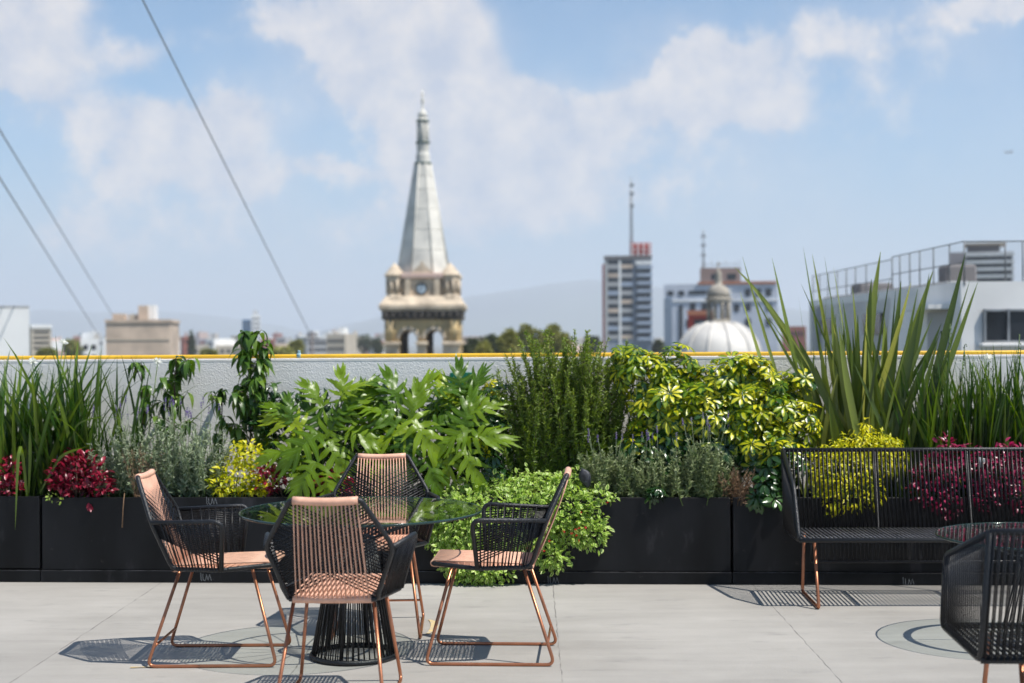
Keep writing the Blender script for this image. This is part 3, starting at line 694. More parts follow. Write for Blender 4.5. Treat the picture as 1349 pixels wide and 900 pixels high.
M_gold = leafmat('golden_leaf', [(0.22, 0.30, 0.010), (0.48, 0.50, 0.012), (0.70, 0.64, 0.015), (0.82, 0.74, 0.03)], rough=0.42, trans=0.36)
M_phil = leafmat('glossy_lobed_leaf', [(0.04, 0.10, 0.005), (0.085, 0.17, 0.006), (0.13, 0.22, 0.007), (0.18, 0.28, 0.009), (0.30, 0.38, 0.014)], rough=0.34, trans=0.34, vein=(0.20, 0.34, 0.08), spec=0.36)
M_phily = leafmat('yellowing_lobed_leaf', [(0.45, 0.42, 0.02), (0.65, 0.50, 0.03)], rough=0.35, trans=0.35)
M_schv = leafmat('variegated_gold_leaf', [(0.07, 0.16, 0.008), (0.24, 0.33, 0.010), (0.52, 0.53, 0.015), (0.74, 0.67, 0.02), (0.82, 0.74, 0.05)], rough=0.33, trans=0.34, margin=(0.05, 0.14, 0.010), margin_w=0.335, patch=(0.035, 0.11, 0.010), spec=0.6)
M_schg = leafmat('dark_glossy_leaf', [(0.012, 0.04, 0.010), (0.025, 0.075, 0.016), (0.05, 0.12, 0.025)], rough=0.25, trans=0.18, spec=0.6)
M_rose = leafmat('needle_leaf', [(0.035, 0.075, 0.010), (0.09, 0.155, 0.018), (0.18, 0.26, 0.032), (0.30, 0.37, 0.06)], rough=0.5, trans=0.25)
M_cov = leafmat('pale_edged_leaf', [(0.09, 0.20, 0.015), (0.18, 0.33, 0.02), (0.30, 0.46, 0.035)], rough=0.42, trans=0.3, margin=(0.56, 0.68, 0.20), margin_w=0.27)
M_flax = leafmat('sword_leaf', [(0.05, 0.08, 0.014), (0.09, 0.135, 0.022), (0.15, 0.20, 0.035), (0.23, 0.27, 0.06)], rough=0.36, trans=0.22)
M_flaxy = leafmat('yellow_sword_leaf', [(0.30, 0.33, 0.06), (0.48, 0.46, 0.10)], rough=0.4, trans=0.3)
M_avo = leafmat('drooping_leaf', [(0.025, 0.07, 0.008), (0.05, 0.12, 0.012), (0.10, 0.19, 0.022), (0.18, 0.27, 0.04)], rough=0.35, trans=0.3, vein=(0.14, 0.22, 0.05))
M_redf = leafmat('red_petal', [(0.55, 0.02, 0.03), (0.7, 0.04, 0.05)], trans=0.3)
LEAF = ribbon_tpl(4, .42, .25, .14); LANCE = ribbon_tpl(5, .26, .45, .16, peak=.4); SMALL = ribbon_tpl(2, .5, .2, .12); NEED = ribbon_tpl(1, .16, 0, 0)
NEED = (np.array([(-.06, 0, 0), (.06, 0, 0), (.05, .7, .0), (0, 1, 0), (-.05, .7, 0)], float), [(0, 1, 2, 3, 4)], np.array([(0, 0), (1, 0), (1, .7), (.5, 1), (0, .7)], float))

def strap_clump(label, px, t, n, top_py, spread, wid=.017, leanmax=.42, mats=G1, flowers=0, group=None, curl=(.1, .9), seeds=0):
    root, b = plant('strap_leaf_plant', label, 'plant', px, t, group)
    H = PT(px, top_py, t).z-soil_z
    base = b[None, :]+np.stack([rng.normal(size=n)*spread, rng.normal(size=n)*.05, np.zeros(n)], -1)
    base[:, 1] = np.clip(base[:, 1], b[1]-.12, b[1]+.10)
    az = rng.uniform(0, 2*math.pi, n); lean = np.abs(rng.normal(size=n))*leanmax*.55+.03
    ln = H*rng.uniform(.55, 1.08, n); cv = rng.uniform(curl[0], curl[1], n)**1.5
    m = MB(); m.blades(base, az, lean, ln, wid*1.35*rng.uniform(.55, 1.2, n), cv, rng.random(n), K=8, fold=.22, twist=rng.normal(size=n)*.7)
    m.build('foliage', mats, root)
    for k in range(flowers):
        f = MB(); a = b+np.array([rng.normal()*.06, rng.normal()*.04, 0]); top = a+np.array([rng.normal()*.10, rng.normal()*.05, H*rng.uniform(.86, 1.02)])
        st = MB(); st.tube([a, (a+top)/2+np.array([.01, 0, 0]), top], [.0045, .004, .003], 6)
        fl = st.build('flower_stem', G_stem, root)
        M_ = 26; d = rdir(M_, .6); f.leaves(LEAF, np.repeat(top[None, :], M_, 0)+d*.006, d, rdir(M_), np.full(M_, .030), rng.random(M_)); f.build('flower_head', M_flw, fl)
    for k in range(seeds):
        a = b+np.array([rng.normal()*.12, rng.normal()*.04, 0]); top = a+np.array([rng.normal()*.06, rng.normal()*.04, H*rng.uniform(.9, 1.18)])
        st = MB(); P = [a*(1-q)+top*q+np.array([math.sin(q*7)*.006, 0, 0]) for q in np.linspace(0, 1, 7)]; st.tube(P, [.003]*7, 5)
        for q in range(7):
            c_ = P[-1]*(1-q*.02)+P[-2]*q*.02+rng.normal(size=3)*.006; c_[2] -= q*.018; st.lathe([(0.0005, -.004), (.004, -.002), (.0045, .002), (.0005, .005)], tuple(c_), 6)
        st.build('seed_stem', G_stem, root)
    return root

def shrub(name, label, ells, n, tpl, size, mt, stemmat, px, t, r0=.006, up=.5, drop=0.0, group=None, nst=12, rndlight=True, shell=.55, cat='plant', extra=None):
    root, b = plant(name, label, cat, px, t, group)
    P, N = ell_points(ells, n, shell)
    d = unit(N*.8+rdir(n)*.9+np.array([0, 0, up-drop])); nn = unit(N*.5+np.array([0, -.25, .9])+rdir(n)*.4)
    sz = size*rng.uniform(.6, 1.25, n)
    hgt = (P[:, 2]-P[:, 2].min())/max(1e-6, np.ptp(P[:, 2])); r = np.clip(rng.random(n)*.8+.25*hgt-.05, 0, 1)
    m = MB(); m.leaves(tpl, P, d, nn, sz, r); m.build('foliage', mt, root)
    k = min(nst, n); idx = rng.choice(n, k, replace=False)
    s_ = MB(); bases = [b+np.array([rng.normal()*.03, rng.normal()*.02, -.02]) for _ in range(k)]
    stems(s_, bases, P[idx], r0, r0*.3); s_.build('stems', stemmat, root)
    if extra: extra(root, P, N, b)
    return root

# ---- left strap-leaf clumps
ga = 'green strap leaved plants at the left end'
strap_clump('dense green strap leaved plant at the left edge above the red leaves', 18, .24, 78, 462, .075, .022, .45, flowers=0, group=ga)
strap_clump('green strap leaved plant with white flowers between the two red plants', 55, .30, 70, 455, .07, .021, .45, flowers=2, group=ga)
strap_clump('tall green strap leaved plant behind the large dark red plant', 105, .32, 76, 448, .085, .020, .35, group=ga)
strap_clump('thin green strap leaved plant beside the grey green lavender', 160, .36, 46, 470, .10, .013, .5, group=ga, flowers=1)
# one long yellowing blade hanging over the first planter and two bent ones
m = MB(); P = [PT(36, 655, .05), PT(30, 600, .02), PT(27, 588, -.02), PT(24, 600, -.035), PT(22, 640, -.035), PT(20, 698, -.03)]
def blade_path(m, pts, wd, rnd=.6, side=(1, 0, 0), fold=.15):
    P = fillet(pts, 9, 4) if len(pts) < 5 else [Vector(p) for p in pts]; n_ = len(P); V = []; U = []
    sd = Vector(side)
    for i, p in enumerate(P):
        t = i/(n_-1); w_ = wd*min(1, .55+t*3)*min(1, (1-t)/.35+.02)**.8/2
        tg = (P[min(i+1, n_-1)]-P[max(i-1, 0)]).normalized(); s = (sd-tg*sd.dot(tg)).normalized(); nr = tg.cross(s)
        V += [p-s*w_-nr*fold*w_, p, p+s*w_-nr*fold*w_]; U += [(0, t), (.5, t), (1, t)]
    Fc = []
    for i in range(n_-1): a = 3*i; Fc += [(a, a+1, a+4, a+3), (a+1, a+2, a+5, a+4)]
    m.add([tuple(v) for v in V], Fc, U, rnd=[rnd]*len(Fc))
blade_path(m, P, .022, .9)
P = [PT(52, 650, .08), PT(80, 600, .04), PT(100, 592, 0.02), PT(118, 588, .0)]; blade_path(m, P, .018, .8)
P = [PT(38, 650, .08), PT(40, 590, .03), PT(39, 560, .0)]; blade_path(m, P, .02, .9)
P = [PT(110, 640, .2), PT(95, 560, .05), PT(130, 548, .03), PT(170, 552, .02)]; blade_path(m, P, .012, .7)
tag(m.build('drooping_blade', G1), 'long pale green strap leaves drooping over the rim of the leftmost planter', 'leaf blades')

# ---- dark red plants
shrub('red_leaf_plant', 'small dark red leaved plant at the left edge of the leftmost planter', [(8, 625, 22, 24, .10, .10), (12, 645, 18, 12, .06, .06)], 260, LEAF, .045, M_red, B_stem, 8, .10, group='dark red leaved plants')
shrub('red_leaf_plant', 'bushy dark red leaved plant at the left end of the second planter', [(105, 628, 42, 28, .10, .10), (85, 640, 22, 16, .05, .07), (128, 640, 24, 17, .06, .08), (100, 612, 26, 18, .12, .08)], 620, LEAF, .050, M_red, B_stem, 105, .10, group='dark red leaved plants')
m = MB(); P, N = ell_points([(68, 655, 14, 5, -.005, .01), (82, 660, 8, 4, -.012, .008)], 30, .2); m.leaves(SMALL, P, unit(N+np.array([0, -.6, -.2])), rdir(30, .5), np.full(30, .022), rng.random(30)); tag(m.build('small_creeper', M_cov), 'tiny green creeper spilling over the rim below the dark red plant', 'plant')
m = MB(); P, N = ell_points([(118, 664, 4, 6, -.01, .006)], 7, .2); m.leaves(LEAF, P, unit(N*.3+np.array([0, -.3, -1])), rdir(7, .5), np.full(7, .045), rng.random(7)); tag(m.build('fallen_leaves', M_red), 'few red leaves hanging over the planter edge', 'leaves')

# ---- lavender like plants: stems with narrow leaves
def spiky(label, px, t, n, w_px, top_py, mt, name='lavender', spikes=0, leaf=.026, per=34, lean=.35, group=None, cat='plant', bushy=1.0, spmat=None, stemmat=None, fl_h=.14):
    root, b = plant(name, label, cat, px, t, group)
    H = PT(px, top_py, t).z-soil_z; hw = (PT(px+w_px, 640, t)-PT(px, 640, t)).length
    L_b = []; L_d = []; L_n = []; L_s = []; L_r = []; sm = MB()
    for k in range(n):
        x0 = rng.normal()*hw*.42; y0 = rng.normal()*.05
        bs = b+np.array([x0, np.clip(y0, -.1, .1), 0]); az = rng.uniform(0, 2*math.pi); h = H*rng.uniform(.6, 1.05)*(1-.22*abs(x0/hw))
        ln = rng.random()*lean
        tip = bs+np.array([math.cos(az)*math.sin(ln)*h+x0*.5, math.sin(az)*math.sin(ln)*h*.5-.02, h*math.cos(ln)])
        mid = (bs+tip)/2+np.array([x0*.15+rng.normal()*.01, 0, .02])
        per_ = per
        q = np.linspace(0, 1, 8)[:, None]; C = (1-q)**2*bs+2*q*(1-q)*mid+q*q*tip
        sm.tube(C, [.0028-.0016*i/7 for i in range(8)], 4)
        tt = rng.uniform(.12, 1, per); Cq = (1-tt[:, None])**2*bs+2*tt[:, None]*(1-tt[:, None])*mid+tt[:, None]**2*tip
        ax = unit(tip-mid)[None, :]; dd = unit(rdir(per)*1.0+ax*rng.uniform(.5, 1.1, per)[:, None])
        L_b.append(Cq+dd*.002); L_d.append(dd); L_n.append(rdir(per, .7)); L_s.append(leaf*rng.uniform(.6, 1.2, per)*(1.15-.5*tt)); L_r.append(np.clip(rng.random(per)*.6+.4*tt, 0, 1))
    m = MB(); m.leaves(NEED, np.concatenate(L_b), np.concatenate(L_d), np.concatenate(L_n), np.concatenate(L_s), np.concatenate(L_r), wid=np.concatenate(L_s)*bushy)
    m.build('foliage', mt, root); sm.build('stems', stemmat or G_stem, root)
    for k in range(spikes):
        x0 = rng.normal()*hw*.5; a = b+np.array([x0, rng.normal()*.05, H*.6]); top = a+np.array([x0*.3+rng.normal()*.03, rng.normal()*.03, H*.36+fl_h*rng.uniform(.5, 1.3)])
        s_ = MB(); s_.tube([a, (a+top)/2, top], [.0016, .0014, .0012], 4); so_ = s_.build('flower_stem', M_lav, root)
        f = MB(); q = rng.random(34); C = top[None, :]+np.array([0, 0, -1])*(q[:, None]*.045); d = rdir(34, .3); f.leaves(SMALL, C, d, rdir(34), np.full(34, .0095), rng.random(34)); f.build('flower_spike', spmat or M_purple, so_)
    return root
gl = 'grey green lavender bushes'
spiky('silvery lavender bush with purple flowers beside the dark red plant', 160, .20, 46, 34, 560, M_lav, spikes=10, group=gl, leaf=.036, per=80, bushy=2.2)
spiky('silvery lavender bush with purple flowers behind the left armchair back', 215, .20, 60, 36, 552, M_lav, spikes=12, group=gl, leaf=.036, per=80, bushy=2.2)
spiky('silvery lavender bush with purple flowers left of the small yellow shrub', 258, .18, 56, 34, 556, M_lav, spikes=10, group=gl, leaf=.036, per=80, bushy=2.2)
spiky('dried brown lavender tuft among the silvery bushes', 188, .12, 26, 14, 582, M_dry, spikes=0, leaf=.026, per=40, bushy=1.3, stemmat=B_stem, name='dried_tuft')
m = MB(); P = [PT(164, 650, .02), PT(163, 658, -.02), PT(162, 672, -.03), PT(161, 695, -.028)]; m.tube(P, [.003, .003, .0025, .004], 5); tag(m.build('dry_stalk', M_dry), 'dry brown stalk hanging over the second planter left of the armchair', 'stalk')

# ---- drooping leaved saplings
def sapling(label, px, t, top_py, nleaf, wpx, size, group, bend=0, start=.35):
    root, b = plant('sapling', label, 'young tree', px, t, group)
    top = V3(PT(px+bend, top_py+10, t-.02)); H = top[2]-b[2]
    q = np.linspace(0, 1, 9)[:, None]; mid = (b+top)/2+np.array([rng.normal()*.02, 0, 0]); C = (1-q)**2*b+2*q*(1-q)*mid+q*q*top
    sm = MB(); sm.tube(C, [.009-.006*i/8 for i in range(9)], 6)
    hw = wpx/F*9.0
    LB = []; LD = []; rr = []
    nb = max(5, nleaf//9)
    for k in range(nb):
        tt = start+(1-start)*(k+.5)/nb; c = (1-tt)**2*b+2*tt*(1-tt)*mid+tt*tt*top; a = rng.uniform(0, 2*math.pi)
        ln = hw*rng.uniform(.5, 1.0)*(1.0 if tt < .97 else .4); e = c+np.array([math.cos(a)*ln, math.sin(a)*ln*.7, abs(rng.normal())*.05+.05])
        if k == nb-1: e = top+np.array([0, 0, .02])
        sm.tube([c, (c+e)/2+np.array([0, 0, .015]), e], [.003, .0025, .0015], 5)
        for j in range(nleaf//nb+1):
            u = rng.uniform(.35, 1); p = c*(1-u)+e*u; LB.append(p)
            az = rng.uniform(0, 2*math.pi); LD.append([math.cos(az)*.75, math.sin(az)*.75, rng.uniform(-.9, .5)]); rr.append(rng.random())
    LB = np.array(LB); LD = unit(np.array(LD)); n_ = len(LB); nr = unit(np.array([0, 0, 1.0])[None, :]+LD*0.3+rdir(n_)*.15)
    m = MB(); m.leaves(ribbon_tpl(6, .32, .75, .18, peak=.4), LB, LD, nr, 1.2*size*rng.uniform(.6, 1.15, n_), np.array(rr)); m.build('foliage', M_avo, root); sm.build('stem', B_stem, root)
gs = 'young drooping leaved trees'
sapling('thin young tree with drooping leaves right of the strap leaved clump', 186, .40, 470, 60, 16, .085, gs, start=.45)
sapling('young tree with drooping leaves in front of the beige building', 232, .42, 466, 150, 30, .095, gs, start=.40)
sapling('tallest young tree with drooping leaves rising above the yellow pipe', 330, .38, 432, 290, 34, .105, gs, bend=0, start=.28)
sapling('low thin young tree with drooping leaves left of the tallest one', 293, .40, 505, 60, 15, .075, gs, start=.4)

# ---- golden shrubs
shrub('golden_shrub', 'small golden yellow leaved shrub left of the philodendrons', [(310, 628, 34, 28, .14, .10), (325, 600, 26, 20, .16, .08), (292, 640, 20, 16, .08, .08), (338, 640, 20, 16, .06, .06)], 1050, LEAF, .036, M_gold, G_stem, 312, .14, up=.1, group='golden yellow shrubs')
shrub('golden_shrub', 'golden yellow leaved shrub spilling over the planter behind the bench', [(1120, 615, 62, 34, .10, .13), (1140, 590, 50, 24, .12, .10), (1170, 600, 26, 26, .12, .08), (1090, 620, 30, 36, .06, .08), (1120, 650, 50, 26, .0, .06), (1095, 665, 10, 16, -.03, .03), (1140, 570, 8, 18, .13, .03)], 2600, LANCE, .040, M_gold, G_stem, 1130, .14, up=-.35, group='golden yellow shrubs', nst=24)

# ---- philodendrons: big lobed leaves
def lobed_tpl(seed):
    r_ = np.random.default_rng(seed); parts = []; L = 1.0
    # central blade
    def rib(p0, ang, ln, wd, curve=0.0, K=5, base_w=.7):
        V = []; U = []; x, y = p0; a = ang
        for i in range(K+1):
            t = i/K; w_ = wd*(base_w+(1-base_w)*min(1, t*2.2))*(min(1, (1-t)/.60+.02)**.85)/2
            w_ *= 1+.20*math.sin(t*15+seed)
            nx, ny = math.cos(a), -math.sin(a)      # across
            V += [(x-nx*w_, y-ny*w_, 0), (x, y, 0), (x+nx*w_, y+ny*w_, 0)]; U += [(0, t), (.5, t), (1, t)]
            x += math.sin(a)*ln/K; y += math.cos(a)*ln/K; a += curve/K
        Fc = []
        for i in range(K): q = 3*i; Fc += [(q, q+1, q+4, q+3), (q+1, q+2, q+5, q+4)]
        return (np.array(V, float), Fc, np.array(U, float))
    parts.append(rib((0, 0), 0, 1.0, .15, K=7, base_w=1.0))
    nl = 6
    for s in (-1, 1):
        for k in range(nl):
            t = .02+.74*k/(nl-1); ang = s*(1.60-1.22*k/(nl-1)+r_.normal()*.12); ln = (.42+.20*math.sin(math.pi*(k+1.2)/(nl+1)))*(1-.22*t)*r_.uniform(.78, 1.15)
            v = rib((0, t), ang, ln, .108+.025*math.sin(math.pi*k/(nl-1))*r_.uniform(.8, 1.2), curve=-s*.45, base_w=1.0)
            v[0][:, 2] += .0015*(k+1)*(1 if s > 0 else 1.4); parts.append(v)
    V, Fc, U = merge_tpl(parts)
    V = V.copy(); V[:, 2] += -.40*V[:, 1]**2 - .80*V[:, 0]**2 + .05*np.sin(V[:, 0]*14)*np.sin(V[:, 1]*9)+.22*np.abs(V[:, 0])
    return (V, Fc, U)
LOB = [lobed_tpl(k) for k in range(4)]
def philodendron(label, px, t, leaves, group, yellow=0):
    root, b = plant('philodendron', label, 'plant', px, t, group)
    ms = [MB() for _ in range(2)]; sm = MB()
    for i, (lx, ly, lt, size, ang, tilt) in enumerate(leaves):
        # (px,py) of the blade centre, t depth, size m, screen direction of the tip in degrees (0 right, 90 up), tilt = how far it faces the camera
        c = V3(PT(lx, ly+13, lt)); a = R(ang); size *= .86
        d = np.array([math.cos(a), -.30+.35*tilt*0, math.sin(a)]); d[1] = -.45 if math.sin(a) < .3 else .05
        d = unit(d[None, :])[0]
        nr = np.array([0.25*math.cos(a), -tilt, 1-.45*tilt]); nr = nr-d*nr.dot(d); nr = unit(nr[None, :])[0]
        p0 = c-d*size*.42
        mm = ms[1] if i < yellow else ms[0]
        mm.leaves(LOB[i % 4], p0[None, :], d[None, :], nr[None, :], np.array([size*.98]), np.array([rng.random()]))
        mid = (b+p0)/2+np.array([0, .03, .10*(p0[2]-b[2])+.03])
        q = np.linspace(0, 1, 7)[:, None]; C = (1-q)**2*(b+np.array([rng.normal()*.03, rng.normal()*.02, 0]))+2*q*(1-q)*mid+q*q*p0
        sm.tube(C, [.007-.003*k/6 for k in range(7)], 6)
    ms[0].build('foliage', M_phil, root)
    if ms[1].n: ms[1].build('yellow_leaf', M_phily, root)
    sm.build('stems', G_stem, root)
gp_ = 'philodendrons with big lobed leaves'
def rl(n, x0, x1, y0, y1, t0, t1, s0, s1, fan=(10, 170), tilt=(.3, .9)):
    out = []
    cx = (x0+x1)/2
    for k in range(n):
        x = rng.uniform(x0, x1); y = rng.uniform(y0, y1)
        ang = 90-(x-cx)/(x1-x0)*2*65+rng.normal()*18
        ang -= (y-y0)/(y1-y0)*(40 if x > cx else -40)
        out.append((x, y, rng.uniform(t0, t1), rng.uniform(s0, s1), ang, rng.uniform(*tilt)))
    return out
philodendron('philodendron with big glossy lobed leaves beside the small golden shrub', 410, .22,
    [(395, 575, -.02, .36, 215, .95), (400, 618, -.10, .34, 235, 1.0), (445, 590, .02, .34, -60, .9), (375, 540, .12, .32, 160, .8), (440, 545, .10, .30, 60, .7), (415, 505, .22, .26, 120, .4), (468, 520, .18, .28, 75, .5), (450, 495, .26, .26, 95, .35), (370, 580, .05, .30, 190, .9), (480, 560, .05, .30, -20, .9), (430, 630, -.04, .26, -100, .9), (500, 600, .05, .28, -50, .9), (355, 610, .1, .24, 200, .9)]
    + rl(24, 350, 500, 495, 615, .10, .38, .20, .30, tilt=(.05, 1.0)), gp_)
philodendron('philodendron with upright glossy lobed leaves below the church tower', 535, .26,
    [(520, 498, .20, .30, 110, .45), (545, 520, .14, .32, 80, .7), (500, 535, .10, .32, 150, .8), (560, 560, .02, .36, -50, 1.0), (530, 590, .0, .34, -100, 1.0), (585, 540, .14, .30, 40, .7), (480, 520, .2, .26, 130, .5), (555, 500, .22, .28, 70, .4), (515, 560, .06, .32, 200, .9), (570, 610, .0, .28, -70, 1.0), (505, 615, .04, .28, -110, .9)]
    + rl(20, 480, 590, 490, 615, .10, .38, .20, .30, tilt=(.05, 1.0)), gp_)
philodendron('philodendron with tall finger lobed leaves in front of the green sign', 620, .30,
    [(605, 485, .26, .26, 92, .3), (625, 492, .26, .28, 70, .35), (590, 500, .25, .26, 112, .4), (640, 520, .16, .30, 30, .7), (615, 530, .12, .32, 80, .8), (640, 560, .06, .32, 5, .9), (600, 560, .06, .32, 200, .9), (620, 595, .02, .32, -60, 1.0), (590, 600, .04, .26, -100, .9)]
    + rl(14, 580, 655, 495, 605, .12, .38, .20, .28, tilt=(.05, 1.0)), gp_)
# individual yellowing leaves are their own little plants' parts: croton-like yellow tips
shrub('red_leaf_plant', 'dark red leaved plant in the shade under the philodendron leaves', [(352, 632, 22, 20, .08, .08), (440, 640, 30, 18, .06, .06)], 420, LEAF, .048, M_red, B_stem, 380, .10, group='dark red leaved plants')
shrub('shade_fill', 'dark green leaf mass added as shade between the philodendrons', [(400, 560, 70, 45, .36, .10), (470, 610, 80, 40, .28, .12), (560, 590, 90, 50, .34, .10), (640, 600, 30, 50, .34, .08), (350, 545, 30, 40, .38, .06)], 1500, LEAF, .075, M_schg, G_stem, 470, .3, nst=30)  # dark leaf mass added as shade fill behind the philodendron leaves

# ---- schefflera: whorls of leaflets
def whorls(label, ells, n, px, t, mt, rad, group, nl=8, r0=.007, shell=.6, nst=30, name='umbrella_shrub', frac_green=.0, bias=.5):
    root, b = plant(name, label, 'shrub', px, t, group)
    P, N = ell_points(ells, n, shell)
    ax = unit(N*.75+np.array([0, -.35, .75])+rdir(n)*.35)
    B = []; D = []; NR = []; S = []; RN = []
    for i in range(n):
        a = ax[i]; u = unit(np.cross(a, [0.3, .5, .8])[None, :])[0]; v = np.cross(a, u); k_ = nl+int(rng.integers(-1, 2)); r = rad*rng.uniform(.65, 1.2); rv = rng.random()
        dr = rng.uniform(-.25, .35)
        for k in range(k_):
            th = 2*math.pi*k/k_+rng.normal()*.08; rd = u*math.cos(th)+v*math.sin(th); d = rd-a*dr
            B.append(P[i]+rd*r*.14); D.append(d); NR.append(a+rng.normal(size=3)*.08); S.append(r*rng.uniform(.85, 1.1)); RN.append(np.clip(rv*.75+rng.random()*.25, 0, 1))
    tpl = ribbon_tpl(4, .40, .22, .16, peak=.58)
    B, D, NR, S, RN = map(np.array, (B, D, NR, S, RN))
    gsel = np.repeat(False, len(B))
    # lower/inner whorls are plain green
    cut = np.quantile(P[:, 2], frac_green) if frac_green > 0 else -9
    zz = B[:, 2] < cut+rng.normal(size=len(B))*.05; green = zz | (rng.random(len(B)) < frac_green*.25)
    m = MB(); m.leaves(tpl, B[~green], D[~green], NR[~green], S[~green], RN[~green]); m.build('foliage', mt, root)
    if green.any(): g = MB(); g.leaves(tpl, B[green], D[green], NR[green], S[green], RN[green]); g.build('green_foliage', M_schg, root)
    s_ = MB(); idx = rng.choice(n, min(nst, n), replace=False); stems(s_, [b+np.array([rng.normal()*.05, rng.normal()*.03, -.02]) for _ in idx], P[idx], r0, r0*.3); s_.build('stems', G_stem, root)
    return root
gv = 'variegated umbrella shrubs'
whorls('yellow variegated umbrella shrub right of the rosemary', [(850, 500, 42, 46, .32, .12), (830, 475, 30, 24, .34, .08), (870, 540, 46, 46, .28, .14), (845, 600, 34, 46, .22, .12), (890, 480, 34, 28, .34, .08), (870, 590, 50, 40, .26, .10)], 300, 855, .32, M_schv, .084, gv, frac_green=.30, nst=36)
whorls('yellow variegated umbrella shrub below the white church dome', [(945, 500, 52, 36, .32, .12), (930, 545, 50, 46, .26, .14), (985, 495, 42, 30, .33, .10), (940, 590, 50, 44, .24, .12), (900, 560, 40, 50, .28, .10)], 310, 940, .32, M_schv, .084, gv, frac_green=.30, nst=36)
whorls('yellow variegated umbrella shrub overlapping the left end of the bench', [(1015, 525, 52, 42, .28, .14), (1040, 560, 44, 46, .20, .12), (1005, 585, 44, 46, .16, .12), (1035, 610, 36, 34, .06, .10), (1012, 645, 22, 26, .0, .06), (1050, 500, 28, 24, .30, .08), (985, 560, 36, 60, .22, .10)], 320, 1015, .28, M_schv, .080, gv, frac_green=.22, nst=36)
whorls('sparse dark umbrella shrub with pale yellow tips right of the philodendrons', [(650, 560, 22, 60, .30, .10), (640, 610, 30, 40, .20, .10), (655, 520, 16, 22, .34, .06)], 80, 648, .30, M_schg, .065, 'dark umbrella shrubs', nst=20)
whorls('few pale yellow whorls of an umbrella shrub near the wall', [(652, 512, 14, 12, .34, .05), (640, 585, 10, 12, .12, .05), (625, 505, 10, 8, .34, .04)], 12, 652, .36, M_schv, .06, 'dark umbrella shrubs', nst=6)

# ---- rosemary
root = spiky('tall dark green rosemary bush in front of the bare white wall', 750, .34, 280, 60, 438, M_rose, name='rosemary', leaf=.036, per=300, lean=.34, bushy=2.0, cat='shrub', stemmat=B_stem)
spiky('left rosemary bush leaning over the pale wall beside the umbrella shrub', 706, .34, 90, 26, 482, M_rose, name='rosemary', leaf=.034, per=280, lean=.40, bushy=2.0, cat='shrub', stemmat=B_stem)

# ---- dull lavender under the umbrella shrubs
g2 = 'dull green lavender bushes'
spiky('dull green lavender bush beside the dark oval stone', 800, .14, 60, 34, 585, M_lavd, spikes=6, group=g2, leaf=.036, per=80, bushy=2.2, fl_h=.10)
spiky('dull green lavender bush under the first umbrella shrub', 860, .12, 60, 38, 592, M_lavd, spikes=8, group=g2, leaf=.036, per=80, bushy=2.2, fl_h=.12)
spiky('dull green lavender bush with pale spikes left of the dried clump', 925, .10, 60, 36, 575, M_lavd, spikes=9, group=g2, leaf=.036, per=80, bushy=2.2, fl_h=.14)
spiky('dried reddish brown clump at the end of the third planter', 972, .06, 34, 13, 610, M_dry, name='dried_tuft', leaf=.028, per=40, bushy=1.3, stemmat=B_stem, lean=.6)
whorls('low green umbrella seedling hanging over the third planter rim', [(862, 650, 12, 12, .0, .04)], 8, 862, .04, M_schg, .06, 'dark umbrella shrubs', nst=6)
whorls('low green umbrella seedling at the rim below the left end of the bench', [(1000, 662, 14, 14, .0, .04)], 7, 1000, .04, M_schg, .065, 'dark umbrella shrubs', nst=4)

# ---- dark stone
M_stone = mat('dark_slate', (0.045, 0.048, 0.060), rough=0.6, var=0.5, scale=25, bump=.5, bscale=50)
m = MB(); c = PT(771, 630, .03); prof = [(.004, -.062)]+[(.036*math.sin(math.pi*q)**.55, -.06+.12*q) for q in np.linspace(.06, .94, 14)]+[(.004, .062)]
m.lathe(prof, (0, 0, 0), 20); V = m.v[0]; V[:, 0] *= 1+.12*np.sin(V[:, 2]*60); V[:, 1] *= .55; Rm = np.array(Matrix.Rotation(R(-18), 3, 'Y')); V = V@Rm.T; m.v[0] = V+V3(c)+np.array([0, 0, 0])
tag(m.build('garden_stone', M_stone), 'dark oval stone leaning in the leaves right of the right armchair', 'stone')

# ---- trailing ground cover
root, b = plant('trailing_creeper', 'pale green creeper with tiny red flowers trailing to the floor behind the right armchair', 'plant', 690, .12)
ells = [(640, 655, 62, 26, .12, .12), (700, 650, 56, 28, .12, .12), (610, 690, 46, 42, -.02, .08), (680, 695, 66, 46, -.02, .09), (745, 680, 44, 38, -.01, .07), (750, 640, 30, 18, .10, .08), (600, 735, 26, 18, -.05, .05), (640, 745, 40, 22, -.06, .06), (775, 700, 26, 22, -.03, .05), (730, 735, 20, 14, -.05, .04), (625, 762, 30, 6, -.05, .04), (790, 655, 20, 8, -.01, .03), (575, 700, 20, 22, -.02, .05)]
n_ = 9500; P, N = ell_points(ells, n_, .55); P += rng.normal(size=P.shape)*np.array([.018, .012, .018]); P[:, 2] = np.maximum(P[:, 2], .012)
d = unit(N*.9+rdir(n_)*.8+np.array([0, -.35, .05])); nr = unit(N*.4+np.array([0, -.5, .8])+rdir(n_)*.45)
m = MB(); m.leaves(ribbon_tpl(3, .52, .25, .12), P, d, nr, .036*rng.uniform(.5, 1.35, n_), np.clip(rng.random(n_), 0, 1)); m.build('foliage', M_cov, root)
s_ = MB(); idx = rng.choice(n_, 90, replace=False); bs = [np.array([P[i, 0]*.8+b[0]*.2, V3(T(0, .06))[1]+(-AL*0), HP+.02]) for i in idx]; stems(s_, bs, P[idx], .0025, .0012); s_.build('stems', G_stem, root)
nf = 15; Pf = []
